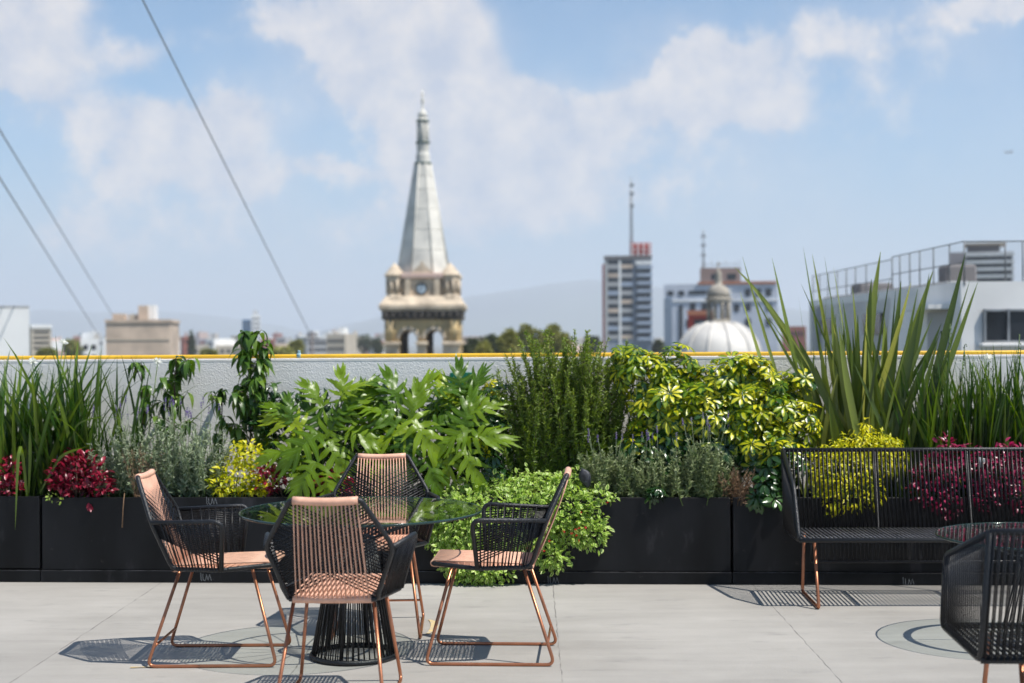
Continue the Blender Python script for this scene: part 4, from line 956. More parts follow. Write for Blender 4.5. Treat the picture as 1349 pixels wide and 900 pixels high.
for (fx, fy) in [(766, 676), (763, 696), (753, 703), (759, 706), (743, 700), (724, 713), (763, 713), (695, 722), (704, 720), (771, 695), (758, 698), (717, 726), (800, 662), (640, 705), (672, 712)]: Pf.append(V3(PT(fx, fy, -.105)))
Pf = np.array(Pf)
for p_ in Pf:
    f = MB(); dd = rdir(9, .0)+np.array([0, -.5, .2]); f.leaves(SMALL, np.repeat(p_[None, :], 9, 0), unit(dd), rdir(9), np.full(9, .012), rng.random(9)); f.build('flower', M_redf, root)

# ---- sword leaved flax
def flax(label, px, t, blades_, group=None):
    root, b = plant('flax_plant', label, 'plant', px, t, group); m = MB(); my = MB()
    for (bx, tx, ty, wd, bend, yl) in blades_:
        a = PT(bx, 640, t+rng.normal()*.04); a.z = soil_z; tip = PT(tx, ty, t+rng.normal()*.10)
        md = lerp(a, tip, .55)+Vector((bend, 0, .06 if abs(bend) > .06 else .0))
        pts = [a*(1-q)**2+md*(2*q*(1-q))+tip*q*q for q in np.linspace(0, 1, 15)]
        ang = rng.normal()*.5
        blade_path(my if yl else m, pts, wd*1.02, rng.random(), side=(math.cos(ang), math.sin(ang), 0), fold=.35)
    m.build('foliage', M_flax, root)
    if my.n: my.build('yellow_leaf', M_flaxy, root)
B_ = [(1075, 978, 338, .020, -.02, 0), (1100, 968, 352, .050, .30, 0), (1060, 975, 385, .045, -.02, 0), (1085, 1017, 340, .035, 0, 0), (1090, 1005, 480, .03, 0, 0), (1110, 1058, 325, .024, .0, 0), (1095, 1052, 392, .018, -.02, 0),
      (1140, 1086, 338, .040, -.02, 0), (1150, 1098, 352, .038, -.02, 0), (1120, 1070, 335, .026, .02, 1), (1125, 1160, 332, .062, -.04, 0), (1130, 1148, 368, .055, .0, 0), (1120, 1095, 400, .05, 0, 0), (1135, 1130, 415, .05, 0, 0),
      (1125, 1172, 365, .018, .0, 0), (1150, 1187, 370, .050, .03, 0), (1105, 1200, 372, .050, .04, 1), (1145, 1229, 357, .060, -.03, 0), (1150, 1224, 360, .05, .05, 0), (1160, 1180, 380, .02, 0, 0), (1190, 1272, 333, .050, .0, 0),
      (1185, 1288, 372, .040, .0, 0), (1180, 1278, 368, .02, .03, 0), (1165, 1214, 400, .05, -.03, 0), (1100, 1112, 430, .05, 0, 0), (1145, 1110, 395, .04, 0, 0), (1110, 1080, 450, .05, 0, 0), (1130, 1142, 398, .04, 0, 1), (1155, 1168, 430, .05, 0, 0),
      (1120, 1125, 480, .05, 0, 0), (1175, 1190, 470, .05, 0, 0), (1090, 1070, 500, .045, 0, 0), (1160, 1150, 460, .055, 0, 0), (1180, 1235, 450, .045, 0, 0), (1105, 1040, 470, .05, .06, 0), (1170, 1205, 500, .05, 0, 0), (1140, 1100, 440, .05, 0, 0)]
B_ += [(1135+rng.normal()*28, 1130+rng.normal()*62, rng.uniform(400, 540), .05, rng.normal()*.03, 0) for _ in range(12)]
B_ += [(1135+rng.normal()*34, 1130+rng.normal()*80, rng.uniform(370, 520), rng.uniform(.016, .032), rng.normal()*.04, int(rng.random() < .12)) for _ in range(34)]
flax('tall flax with broad sword leaves rising above the wall behind the bench', 1135, .34, B_)

# ---- right strap-leaf clumps and magenta plants
gr = 'green strap leaved plants at the right end'
strap_clump('green strap leaved plant right beside the flax', 1230, .32, 150, 470, .11, .013, .30, group=gr, curl=(.02, .6), seeds=3)
strap_clump('green strap leaved plant with seed heads in front of the roof window', 1290, .30, 190, 460, .13, .013, .30, group=gr, curl=(.02, .6), seeds=5, flowers=1)
strap_clump('green strap leaved plant at the right edge of the photo', 1345, .30, 170, 462, .12, .013, .30, group=gr, curl=(.02, .6), seeds=3)
gm = 'magenta leaved plants'
shrub('magenta_leaf_plant', 'bushy magenta leaved plant behind the bench below the flax', [(1240, 625, 42, 26, .06, .10), (1248, 590, 14, 16, .10, .04), (1225, 648, 28, 20, .0, .06), (1250, 668, 20, 16, -.03, .04), (1262, 600, 24, 16, .10, .06)], 640, LEAF, .046, M_mag, B_stem, 1240, .12, group=gm, up=.1)
shrub('magenta_leaf_plant', 'bushy magenta leaved plant behind the round coffee table', [(1315, 628, 44, 34, .05, .10), (1330, 600, 26, 20, .10, .08), (1295, 655, 26, 20, .0, .06), (1345, 655, 22, 26, .0, .06), (1290, 605, 20, 16, .10, .06)], 760, LEAF, .046, M_mag, B_stem, 1318, .12, group=gm, up=.1)
M_lampg = mat('grey_metal', (0.42, 0.44, 0.44), rough=0.4, var=0.1, scale=30)
c = PT(1292, 609, -.03); g_ = empty('spot_lamp', (c.x, c.y, soil_z)); tag(g_, 'small grey garden spot lamp among the magenta leaves', 'lamp')
m = MB(); m.tube([c+Vector((0, .0, -.03)), c+Vector((0, 0, .03))], .012, 12); m.box(c+Vector((.016, 0, .01)), (.014, .02, .026), bev=.003); m.build('lamp_head', M_lampg, g_)
m = MB(); m.tube([Vector((c.x, c.y+.08, soil_z-.02)), Vector((c.x, c.y+.06, c.z-.06)), c+Vector((0, 0, -.03))], .005, 8); m.build('stake', M_frame, g_)
# ================================================================ the city beyond the wall
def bmat(name, col, var=.08, scale=.25, rough=.85, bump=0): return mat(name, col, rough=rough, var=var, scale=scale, bump=bump, bscale=3, detail=6)
C_white = bmat('white_wall_paint', (.84, .84, .82)); C_cream = bmat('cream_wall_paint', (.52, .46, .37)); C_beige = bmat('weathered_beige_wall', (.62, .49, .38), var=.2)
C_grey = bmat('grey_wall_paint', (.45, .45, .45)); C_dark = bmat('dark_wall_paint', (.16, .15, .15)); C_brick = bmat('brick_red_wall', (.36, .12, .08), var=.15); C_pink = bmat('pale_pink_wall', (.62, .45, .38))
C_blue = bmat('pale_blue_wall', (.38, .45, .56)); C_red = bmat('red_paint', (.50, .05, .035)); C_win = mat('dark_window_glass', (.025, .03, .038), rough=.15, var=.4, scale=.8)
C_bwin = mat('blue_curtain_glass', (.06, .16, .30), rough=.2, var=.2, scale=.2); C_metal = mat('galvanised_steel', (.30, .31, .32), rough=.5, metal=.4, var=.2, scale=4); C_roof = bmat('terracotta_roof', (.45, .17, .09))
GZ = -20.0
ground = MB(); ground.add([(-9000, -200, GZ), (9000, -200, GZ), (9000, 15000, GZ), (-9000, 15000, GZ)], [(0, 1, 2, 3)], smooth=False)
tag(ground.build('city_ground', mat('city_ground', (.17, .16, .14), rough=.95, var=.4, scale=.03, col2=(.05, .07, .035))), kind='structure')

class Bld:
    """box building facing the camera; px extents of the front at distance D"""
    def __init__(s, x0, x1, top, D, depth, wm, name, label, rot=0.0, group=None, cat='building'):
        a = W(x0, top, D); b = W(x1, top, D); s.D = D; s.w = (b-a).length; s.top = (a.z+b.z)/2; s.depth = depth
        phi = math.atan2(((a+b)/2).x, D); rot -= phi; s.w *= math.cos(phi)
        s.ax = Vector((math.cos(rot), math.sin(rot), 0)); s.ay = Vector((-math.sin(rot), math.cos(rot), 0)); s.rot = rot
        s.c = (a+b)/2; s.c.z = 0; s.px = F/D
        s.root = empty(name, (s.c.x, s.c.y, GZ), rot); tag(s.root, label, cat, group)
        m = MB(); cc = s.c+s.ay*depth/2; m.box((cc.x, cc.y, (s.top+GZ)/2), (s.w, depth, s.top-GZ), rz=rot); m.build('wall', wm, s.root)
    def P(s, u, z, o=0.0): return s.c+s.ax*u+Vector((0, 0, z))-s.ay*o
    def part(s, name, u0, u1, z0, z1, mt, o=.1, th=.2, parent=None):
        """slab on the front face; u from the left edge 0..1 fraction, z absolute"""
        m = MB(); p = s.P(((u0+u1)/2-.5)*s.w, (z0+z1)/2, o-th/2+.02); m.box(tuple(p), ((u1-u0)*s.w, th, z1-z0), rz=s.rot); return m.build(name, mt, parent or s.root)
    def windows(s, cols, rows, z0, z1, wf=.6, hf=.5, mt=None, u0=.06, u1=.94, skip=()):
        base = None
        for r in range(rows):
            for c in range(cols):
                if (r, c) in skip: continue
                uc = u0+(u1-u0)*(c+.5)/cols; dw = (u1-u0)/cols*wf/2; zc = z0+(z1-z0)*(r+.5)/rows; dh = (z1-z0)/rows*hf/2
                s.part('window', uc-dw, uc+dw, zc-dh, zc+dh, mt or C_win, o=.06, th=.12)
    def roofbox(s, name, u0, u1, h, mt, dy=.3, dd=.4, z=None):
        z = s.top if z is None else z; m = MB(); cc = s.c+s.ay*s.depth*(dy+dd/2)+s.ax*((u0+u1)/2-.5)*s.w
        m.box((cc.x, cc.y, z+h/2-.02), ((u1-u0)*s.w, s.depth*dd, h), rz=s.rot); return m.build(name, mt, s.root)
    def parapet(s, mt, h=.8, o=.15):
        m = MB(); cc = s.c+s.ay*s.depth/2
        for (dx, dy, sx, sy) in ((0, -s.depth/2-o/2, s.w+2*o, .3), (0, s.depth/2+o/2, s.w+2*o, .3), (-s.w/2-o/2, 0, .3, s.depth-.3), (s.w/2+o/2, 0, .3, s.depth-.3)):
            q = cc+s.ax*dx+s.ay*dy; m.box((q.x, q.y, s.top+h/2-.25), (sx, sy, h), rz=s.rot)
        return m.build('parapet', mt, s.root)
def zpx(px, py, D): return W(px, py, D).z

# ---- left foreground white block and neighbours
b = Bld(-70, 39, 406, 60, 14, C_white, 'office_block', 'plain white block at the left edge with a grey roof cap'); b.roofbox('roof', 0, 1, .12, C_grey, 0, 1)
b = Bld(41, 68, 431, 330, 20, C_cream, 'apartment_block', 'low pale flat block just right of the white block', rot=.2); b.windows(1, 4, zpx(50, 462, 330), b.top-.6, wf=.9, hf=.4); b.parapet(C_white)
b = Bld(68, 104, 462, 500, 24, C_pink, 'low_building', 'low reddish building behind the strap leaved plants'); b.windows(4, 2, b.top-6, b.top-.8)
b = Bld(106, 130, 446, 300, 14, C_white, 'low_building', 'small white building left of the beige block'); b.windows(2, 2, b.top-5, b.top-.8)
b = Bld(139, 224, 423, 230, 16, C_beige, 'beige_block', 'weathered beige blank block with a stair tower on its roof', rot=-.12)
b.roofbox('roof_room', .04, .20, 1.3, C_beige); b.roofbox('roof_room', .30, .44, 1.2, C_cream); b.roofbox('stair_tower', .47, .62, 2.6, C_beige, .2, .5); b.roofbox('lift_shaft', .62, .72, 2.7, C_white, .25, .3)
b.parapet(C_beige, .5); b.part('floor_band', 0, 1, b.top-3.1, b.top-2.9, C_cream, o=.1, th=.15)
b = Bld(217, 231, 426, 240, 14, C_white, 'lit_side_block', 'narrow white block standing in for the sunlit right side of the beige block'); b.windows(2, 3, b.top-6, b.top-.6)  # white box imitates the sunlit right face of the beige block
b = Bld(319, 331, 421, 900, 12, C_bwin, 'glass_tower', 'distant blue glass tower behind the tallest young tree'); b.windows(3, 6, b.top-16, b.top-1, hf=.6)
b = Bld(331, 343, 415, 905, 14, C_white, 'white_tower', 'distant white tower touching the blue glass tower'); b.windows(2, 7, b.top-22, b.top-1); b.roofbox('roof_room', .2, .7, 3, C_grey)
b = Bld(404, 434, 445, 420, 20, C_grey, 'grey_building', 'grey building at the foot of the long cable', rot=.15); b.windows(5, 2, b.top-4.5, b.top-.6, wf=.7); b.parapet(C_white, .5); b.roofbox('roof_room', .3, .6, 1.4, C_dark)
b = Bld(430, 455, 440, 380, 16, C_cream, 'cream_building', 'cream building with a white stair tower right of the long cable', rot=-.2); b.windows(4, 2, b.top-5, b.top-.8); b.roofbox('stair_tower', .45, .72, 1.7, C_white)
# ---- distant mixed town
town = [C_white, C_cream, C_grey, C_pink, C_white, C_beige, C_white, C_brick, C_cream]
gT = 'distant houses and blocks of the city'
def town_lab(): return 'small blurred distant house of the low skyline'
def townrow(x0, x1, n, y0, y1, D0, D1, w0, w1):
    for k in range(n):
        D = rng.uniform(D0, D1); wpx = rng.uniform(w0, w1); x = rng.uniform(x0, x1); y = rng.uniform(y0, y1)
        mt = town[rng.integers(len(town))]
        b = Bld(x, x+wpx, y+(x-674)*-.006, D, rng.uniform(10, 22), mt, 'city_house', town_lab(), rot=rng.normal()*.35, group=gT)
        if wpx > 9 and D < 900: b.windows(int(wpx//6)+1, 1, b.top-3.2, b.top-.5, wf=.5, hf=.5)
        if rng.random() < .5: b.roofbox('roof_room', .3, .3+rng.uniform(.1, .3), rng.uniform(1, 2.4), town[rng.integers(4)])
townrow(40, 505, 64, 440, 457, 450, 1100, 8, 26)
townrow(60, 505, 44, 434, 447, 1100, 2400, 5, 14)
townrow(600, 800, 14, 444, 455, 700, 1800, 7, 18)
townrow(740, 1080, 16, 446, 458, 500, 1500, 8, 20)
for (x0, x1, y, D, mt, lab) in [(250, 318, 455, 520, C_cream, 'long low cream hall left of the tallest young tree'), (345, 404, 453, 600, C_beige, 'long low beige hall left of the grey building'), (604, 652, 443, 1500, C_pink, 'long pale pink building beyond the trees right of the church tower'), (1030, 1062, 430, 420, C_brick, 'dark brick block left of the flax leaves'), (696, 726, 434, 1000, C_blue, 'blue grey block behind the trees')]:
    b = Bld(x0, x1, y, D, 22, mt, 'long_building', lab); b.windows(7, 1, b.top-3.5, b.top-.8, wf=.5, hf=.5)

# ---- church tower with spire
D = 140.0; U = D/F
def tz(py): return zpx(556, py, D)
cx = W(556, 400, D).x
ST_Y = mat('ochre_limestone', (.58, .42, .20), rough=.9, var=.3, scale=.6, bump=.3, bscale=4, col2=(.36, .28, .16)); ST_P = mat('pinkish_carved_stone', (.66, .54, .40), rough=.9, var=.25, scale=.8, bump=.4, bscale=6, col2=(.38, .31, .23))
ST_D = mat('dark_stone_and_shade', (.10, .085, .07), rough=.9, var=.4, scale=1.0); SP_M = mat('pale_spire_cladding', (.68, .65, .58), rough=.7, var=.22, scale=.5, bump=.25, bscale=3, col2=(.46, .45, .41)); ST_V = mat('weathered_green_band', (.10, .15, .13), rough=.8, var=.3)  # ST_D: dark stone, also the painted shade inside the belfry arches
tw = empty('church_tower', (cx, D+3.6, GZ)); tag(tw, 'stone church tower with a tall pale spire and a clock', 'church tower')
CY = D+3.6
hw = 49.5*U           # half width of the belfry
m = MB(); zb = tz(500); m.box((cx, CY, (zb+GZ)/2), (2*hw+.3, 2*hw+.3, zb-GZ)); m.build('shaft', ST_Y, tw)
# belfry walls with two arches a side
def arch_face(m, c, ax, n_out, hw, z0, z1, arches, th):
    """front face at c plane (out normal n_out), made of solid pieces round the arch openings"""
    ax = Vector(ax); no_ = Vector(n_out); up = Vector((0, 0, 1))
    edges = [-hw]
    for (u, r, zs) in arches: edges += [u-r, u+r]
    edges.append(hw)
    for i in range(0, len(edges), 2):
        a, b = edges[i], edges[i+1]; m.prism([(a, z0), (b, z0), (b, z1), (a, z1)], c, ax, up, no_*-1, th)
    for (u, r, zs) in arches:
        N = 12
        for k in range(N):
            t0, t1 = math.pi*(1-k/N), math.pi*(1-(k+1)/N)
            m.prism([(u+r*math.cos(t0), zs+r*math.sin(t0)), (u+r*math.cos(t1), zs+r*math.sin(t1)), (u+r*math.cos(t1), z1), (u+r*math.cos(t0), z1)], c, ax, up, no_*-1, th)
ar = [(-17*U-.1, 11.5*U, tz(447)), (17*U-.1, 11.5*U, tz(447))]
m = MB(); z1 = tz(421)
for (ax, no_) in (((1, 0, 0), (0, -1, 0)), ((-1, 0, 0), (0, 1, 0)), ((0, 1, 0), (1, 0, 0)), ((0, -1, 0), (-1, 0, 0))):
    h2 = hw if ax[0] else hw-.9
    arch_face(m, Vector((cx, CY, 0))+Vector(no_)*hw, ax, no_, h2, zb-.2, z1, ar, .9)
m.box((cx, CY, z1-.15), (2*hw-1.82, 2*hw-1.82, .3)); m.build('belfry', ST_Y, tw)
m = MB()       # arch mouldings
for (u, r, zs) in ar:
    pts = [(cx+u+(r+.18)*math.cos(t), CY-hw-.04, zs+(r+.18)*math.sin(t)) for t in np.linspace(0, math.pi, 15)]; m.tube(pts, .20, 6)
m.build('arch_moulding', ST_P, tw)
m = MB()       # impost blocks, piers
for (a, b) in ((-49.5, -30), (-7, 6), (28, 49.5)):
    m = MB(); m.box((cx+(a+b)/2*U, CY-hw-.16, tz(452.5)), ((b-a)*U+.25, .7, 4.6*U), bev=.06); m.box((cx+(a+b)/2*U, CY-hw-.05, (tz(455)+zb)/2), ((b-a)*U-.1, .3, tz(455)-zb)); m.build('pier', ST_P, tw)
for s in (-1, 1):
    for k in range(1, 3): m = MB(); m.box((cx+s*hw, CY-hw+hw*k, tz(452.5)), (.5, 1.4, 4.6*U), bev=.05); m.build('impost_block', ST_P, tw)
for s in (-1, 1):
    m = MB(); m.tube([(cx+s*(hw-.55), CY-hw-.16, tz(449)), (cx+s*(hw-.55), CY-hw-.16, tz(422))], .34, 10); m.box((cx+s*(hw-.55), CY-hw-.1, tz(436)), (.9, .7, .5), bev=.1); m.build('corner_column', ST_Y, tw)
for u in (-17*U-.1-7.5*U, 17*U-.1-7.5*U):
    m = MB(); m.box((cx+u, CY, (zb+tz(424))/2), (7*U, 1.2, tz(424)-zb)); m.build('reveal_shade', ST_D, tw)  # dark boxes in the openings stand in for the shaded arch reveals
m = MB(); m.box((cx, CY, (tz(421)+tz(410))/2), (2*hw+.5, 2*hw+.5, 11*U)); 
for k in range(11): m.box((cx-hw+.2+(2*hw-.4)*k/10, CY-hw-.45, tz(414)), (.32, .5, .5))
m.build('frieze', ST_D, tw)
m = MB(); q = math.sqrt(2); m.lathe([((hw+.30)*q, 0), ((hw+.52)*q, .30), ((hw+.52)*q, .62), ((hw+.25)*q, .95), ((hw-.15)*q, 1.5)], (cx, CY, tz(410)), 4, smooth=False, rot=math.pi/4); m.build('cornice', ST_P, tw)
# clock stage
z0 = tz(396); z1 = tz(364); cw = 24*U
m = MB(); m.box((cx, CY, (tz(400)+z1)/2), (cw*2, hw*1.72, z1-tz(400))); m.box((cx, CY, (tz(400)+z1)/2), (hw*1.72, cw*2+.02, z1-tz(400)-.02))
for s in (-1, 1):
    m.box((cx+s*(cw-.35), CY-hw*.86-.12, (z0+z1)/2), (.55, .35, z1-z0), bev=.04)
m.build('clock_stage', ST_P, tw)
m = MB(); m.box((cx, CY, tz(363)), (cw*2+.6, hw*1.72+.7, .50), bev=.06); m.box((cx, CY, tz(398)), (cw*2+.4, hw*1.72+.5, .4), bev=.06); m.build('stage_cornice', C_pink, tw)
m = MB(); zz = tz(360.5)
m.prism([(-cw*.62, 0), (cw*.62, 0), (cw*.35, .55), (.28, .8), (0, 1.35), (-.28, .8), (-cw*.35, .55)], (cx, CY-hw*.86-.1, zz), (1, 0, 0), (0, 0, 1), (0, 1, 0), .5); m.build('pediment', ST_P, tw)
ck = empty('clock', (cx-.08, CY-hw*.86-.03, tz(380.5))); ck.parent = tw; ck.matrix_basis = Matrix.Translation(Vector((cx-.08, CY-hw*.86-.03, tz(380.5)))-Vector(tw.location)); ck.location = Vector((cx-.08, CY-hw*.86-.03, tz(380.5)))-Vector(tw.location)
def disc(c, r, th, mt, name, par, seg=28):
    m = MB(); n_ = seg; m.prism([(r*math.cos(2*math.pi*k/n_), r*math.sin(2*math.pi*k/n_)) for k in range(n_)], c, (1, 0, 0), (0, 0, 1), (0, 1, 0), th); return m.build(name, mt, par)
cc_ = Vector((cx-.08, CY-hw*.86, tz(380.5)))
disc(cc_-Vector((0, .10, 0)), .60, .12, ST_D, 'clock_rim', ck)
disc(cc_-Vector((0, .14, 0)), .44, .05, bmat('pale_blue_dial', (.40, .50, .58)), 'clock_face', ck)
m = MB(); m.tube([cc_-Vector((0, .16, 0)), cc_+Vector((.05, -.16, .36))], .03, 6); m.tube([cc_-Vector((0, .16, 0)), cc_+Vector((-.2, -.16, -.12))], .04, 6); m.build('clock_hands', ST_D, ck)
# corner turrets
for sx in (-1, 1):
    for sy in (-1, 1):
        tx, ty = cx+sx*(hw-.95), CY+sy*(hw-.95); r = 12*U
        m = MB(); m.lathe([(r*1.05, tz(400)), (r*1.05, tz(394)), (r*1.22, tz(392)), (r*.95, tz(388)), (r*.95, tz(386.5)), (r*.9, tz(386))], (tx, ty, 0), 8, smooth=False, rot=math.pi/8)
        for k in range(8):
            a = 2*math.pi*k/8+math.pi/8; m.tube([(tx+r*.84*math.cos(a), ty+r*.84*math.sin(a), tz(386.5)), (tx+r*.84*math.cos(a), ty+r*.84*math.sin(a), tz(367))], .17, 6)
        m.lathe([(r*1.02, tz(370)), (r*1.02, tz(365)), (r*1.15, tz(364)), (r*1.15, tz(362))], (tx, ty, 0), 8, smooth=False, rot=math.pi/8)
        m.lathe([(r*.5, tz(386)), (r*.5, tz(369))], (tx, ty, 0), 8, smooth=False)
        tu = m.build('turret', ST_P, tw)
        m = MB(); m.lathe([(r*1.18, tz(362)), (r*.92, tz(358)), (r*.45, tz(351)), (r*.12, tz(347)), (.02, tz(345))], (tx, ty, 0), 12, smooth=False); m.build('turret_roof', ST_P, tu)
# spire
U = CY/F
def tz(py): return zpx(556, py, CY)
sx0 = cx-.05
m = MB(); prof = [(34*U, tz(366)), (33*U, tz(357)), (10.5*U, tz(216))]; m.lathe([(r_/math.cos(math.pi/8), z) for r_, z in prof], (sx0, CY, 0), 8, smooth=False, rot=math.pi/8)
m.build('spire', SP_M, tw)
m = MB()
for k in range(8):
    a = 2*math.pi*k/8+math.pi/8; f = 1/math.cos(math.pi/8); m.tube([(sx0+34*U*f*math.cos(a), CY+34*U*f*math.sin(a), tz(362)), (sx0+10.5*U*f*math.cos(a), CY+10.5*U*f*math.sin(a), tz(216))], .07, 5)
for py in (330, 303, 276, 250, 232):
    rr = (33-(357-py)/141*22.5)*U/math.cos(math.pi/8)+.02; pts = [(sx0+rr*math.cos(a), CY+rr*math.sin(a), tz(py)) for a in [2*math.pi*k/8+math.pi/8 for k in range(8)]]; m.tube(pts, .03, 4, closed=True)
m.build('spire_ribs', SP_M, tw)
for (r_, y0, y1) in ((11.8, 217, 214.5), (9.6, 189, 187), (8.4, 161, 158.5)): m = MB(); m.lathe([(r_*U, tz(y0)), (r_*U, tz(y1))], (sx0, CY, 0), 12); m.build('spire_band', ST_V, tw)
m = MB(); m.lathe([(9.5*U, tz(214.5)), (9.2*U, tz(205)), (7.8*U, tz(200)), (8.6*U, tz(190)), (7.0*U, tz(186)), (6.6*U, tz(163)), (7.6*U, tz(158)), (6.0*U, tz(155))], (sx0, CY, 0), 10, smooth=False)
for k in range(8):
    a = 2*math.pi*k/8; m.tube([(sx0+7.2*U*math.cos(a), CY+7.2*U*math.sin(a), tz(186)), (sx0+7.0*U*math.cos(a), CY+7.0*U*math.sin(a), tz(162))], .07, 5)
m.build('spire_neck', SP_M, tw)
m = MB(); m.lathe([(6.2*U, tz(155)), (6.4*U, tz(151)), (4.6*U, tz(147)), (1.6*U, tz(144)), (1.3*U, tz(136)), (2.6*U, tz(132.5)), (1.2*U, tz(130)), (1.0*U, tz(119))], (sx0, CY, 0), 14); m.box((sx0, CY, tz(125)), (5.2*U, .12, .12)); m.build('finial', SP_M, tw)

# ---- trees beyond the wall
def tree(px, top, D, wpx, hpx, mt, label, group, nleaf=1500, leaf=.5):
    c = W(px, top, D); U_ = D/F; rx = wpx*U_/2; h = hpx*U_
    root = empty('city_tree', (c.x, c.y, GZ)); tag(root, label, 'tree', group)
    nl = 9; cen = []
    for k in range(nl):
        d = rng.normal(size=3); d /= np.linalg.norm(d); rr = rng.uniform(.3, .7)
        cen.append(np.array([c.x+d[0]*rx*rr, c.y+d[1]*rx*rr, c.z-h/2+d[2]*h/2*rr]))
    cen = np.array(cen); idx = rng.integers(nl, size=nleaf); d = rdir(nleaf); rr = rng.uniform(.5, 1, nleaf)[:, None]*np.array([rx*.5, rx*.5, h*.34])
    P = cen[idx]+d*rr; m = MB(); m.leaves(SMALL, P, unit(d+rdir(nleaf)*.8), unit(d*.4+np.array([0, 0, .8])+rdir(nleaf)*.5), leaf*rng.uniform(.6, 1.3, nleaf), np.clip(rng.random(nleaf)*.6+.2+.4*(rng.random(nl)[idx]-.5), 0, 1), wid=leaf*1.4*np.ones(nleaf)); m.build('crown', mt, root)
    m = MB(); bz = GZ; m.tube([(c.x, c.y, bz), (c.x+.2, c.y, (bz+c.z-h/2)/2), (c.x, c.y, c.z-h*.45)], [.5, .4, .22], 7)
    for q in cen[:6]: m.tube([(c.x, c.y, c.z-h*.9), tuple((np.array([c.x, c.y, c.z-h*.9])+q)/2), tuple(q)], [.2, .15, .06], 5)
    m.build('trunk', B_stem, root)
T_ol = leafmat('olive_tree_leaf', [(.10, .11, .02), (.18, .19, .035), (.28, .28, .06), (.38, .36, .09)], rough=.6, trans=.2)
T_dk = leafmat('dark_tree_leaf', [(.03, .045, .015), (.06, .08, .025), (.10, .12, .035)], rough=.6, trans=.15)
gt = 'trees beyond the wall right of the church tower'
for (px, top, D_, wp, hp, mt, lab) in [(628, 447, 170, 34, 26, T_dk, 'dark low tree just right of the church tower'), (655, 440, 190, 34, 30, T_dk, 'dark round tree second from the church tower'), (672, 437, 160, 34, 36, T_ol, 'olive tree in the middle of the row beyond the wall'),
        (692, 430, 185, 22, 30, T_ol, 'olive tree with the highest narrow crown in the row'), (708, 438, 165, 32, 36, T_ol, 'olive broad tree left of the rosemary tips'), (728, 431, 175, 30, 38, T_ol, 'tall olive tree behind the left rosemary tips'), (742, 436, 165, 22, 36, T_ol, 'olive tree behind the middle rosemary tips'),
        (640, 452, 150, 26, 24, T_ol, 'small olive tree in front of the dark trees'), (612, 458, 150, 18, 18, T_dk, 'small dark tree touching the church tower')]:
    tree(px, top, D_, wp, hp, mt, lab, gt, nleaf=2600, leaf=.40)
gt2 = 'trees between the distant houses'
for (px, top, D_, wp, hp, mt, lab) in [(96, 449, 300, 26, 22, T_ol, 'dry olive tree behind the thin strap leaves'), (252, 439, 420, 10, 34, T_dk, 'dark narrow cypress left of the tallest young tree'), (390, 448, 260, 16, 22, T_ol, 'small brown green tree above the blue pipe clamp'), (370, 458, 240, 34, 14, T_ol, 'low green tree left of the blue pipe clamp'),
        (480, 443, 500, 34, 22, T_dk, 'dark distant tree mass left of the church tower'), (498, 447, 420, 16, 18, T_dk, 'small dark tree touching the left side of the church tower'), (275, 461, 260, 22, 12, T_ol, 'low green tree behind the thin young tree'), (60, 462, 240, 30, 12, T_ol, 'low green tree at the left behind the strap leaves'), (780, 440, 330, 18, 26, T_dk, 'dark tree at the foot of the tall apartment tower'), (868, 450, 300, 14, 22, T_dk, 'small dark tree between the two towers')]:
    tree(px, top, D_, wp, hp, mt, lab, gt2, nleaf=1100, leaf=.8)
pl = empty('utility_pole', tuple(W(411, 450, 100).xy)+(GZ,)); tag(pl, 'dark utility pole where the long cable ends', 'pole')
pt = W(411, 437, 100); m = MB(); m.tube([(pt.x, pt.y, GZ), (pt.x, pt.y, pt.z)], .11, 8); m.build('pole', C_dark, pl)
m = MB(); m.box((pt.x, pt.y, pt.z-.5), (1.0, .12, .12)); m.build('crossarm', C_dark, pl)

# ---- cables
M_cable = mat('dark_steel_cable', (.24, .25, .27), rough=.6, var=.1)
def cable(p0, p1, r, label):
    a, b = W(*p0), W(*p1); d = (a-b); m = MB(); N = 24
    m.tube([a+d*.35*(1-0)-(d*1.35)*t-Vector((0, 0, .0*math.sin(math.pi*t))) for t in np.linspace(0, 1, N)], [r*(.22+.78*t) for t in np.linspace(0, 1, N)], 6)
    tag(m.build('cable', M_cable), label, 'cable', 'thin cables crossing the sky')
cable((188, 0, 22), (407, 437, 100), .028, 'longest thin dark cable slanting down from the top edge toward the pole')
cable((0, 172, 40), (148, 415, 229), .050, 'upper of the two short cables slanting down at the left edge')
cable((0, 235, 40), (131, 444, 229), .050, 'lower of the two short cables slanting down at the left edge')

# ---- tall apartment tower with red lattice box and mast
b = Bld(796, 858, 339, 440, 14, bmat('bluish_tower_wall', (.27, .31, .36)), 'apartment_tower', 'tall grey apartment tower with a red and white box and mast on its roof')
D = 440
for (u0, u1) in ((.08, .30), (.36, .60)):
    for r in range(9):
        y = 343+r*11.6; b.part('window', u0, u1, zpx(825, y+5.0, D), zpx(825, y, D), C_win, o=.15, th=.3)
        b.part('spandrel', u0-.01, u1+.01, zpx(825, y+10.6, D), zpx(825, y+5.8, D), [C_grey, C_blue, C_grey, C_beige][(r*7+int(u0*10)) % 4], o=.25, th=.5)
b.part('pilaster', .305, .355, GZ, b.top-1, C_white, o=.35, th=.7); b.part('pilaster', .0, .07, GZ, b.top-1, C_grey, o=.3, th=.6)
b.part('side_stripe', -.045, 0, GZ, b.top-2, C_red, o=-.3, th=1)
b.part('balcony_wall', .62, 1.0, GZ, b.top-1, bmat('bluish_grey_wall', (.20, .24, .30)), o=.2, th=.4)
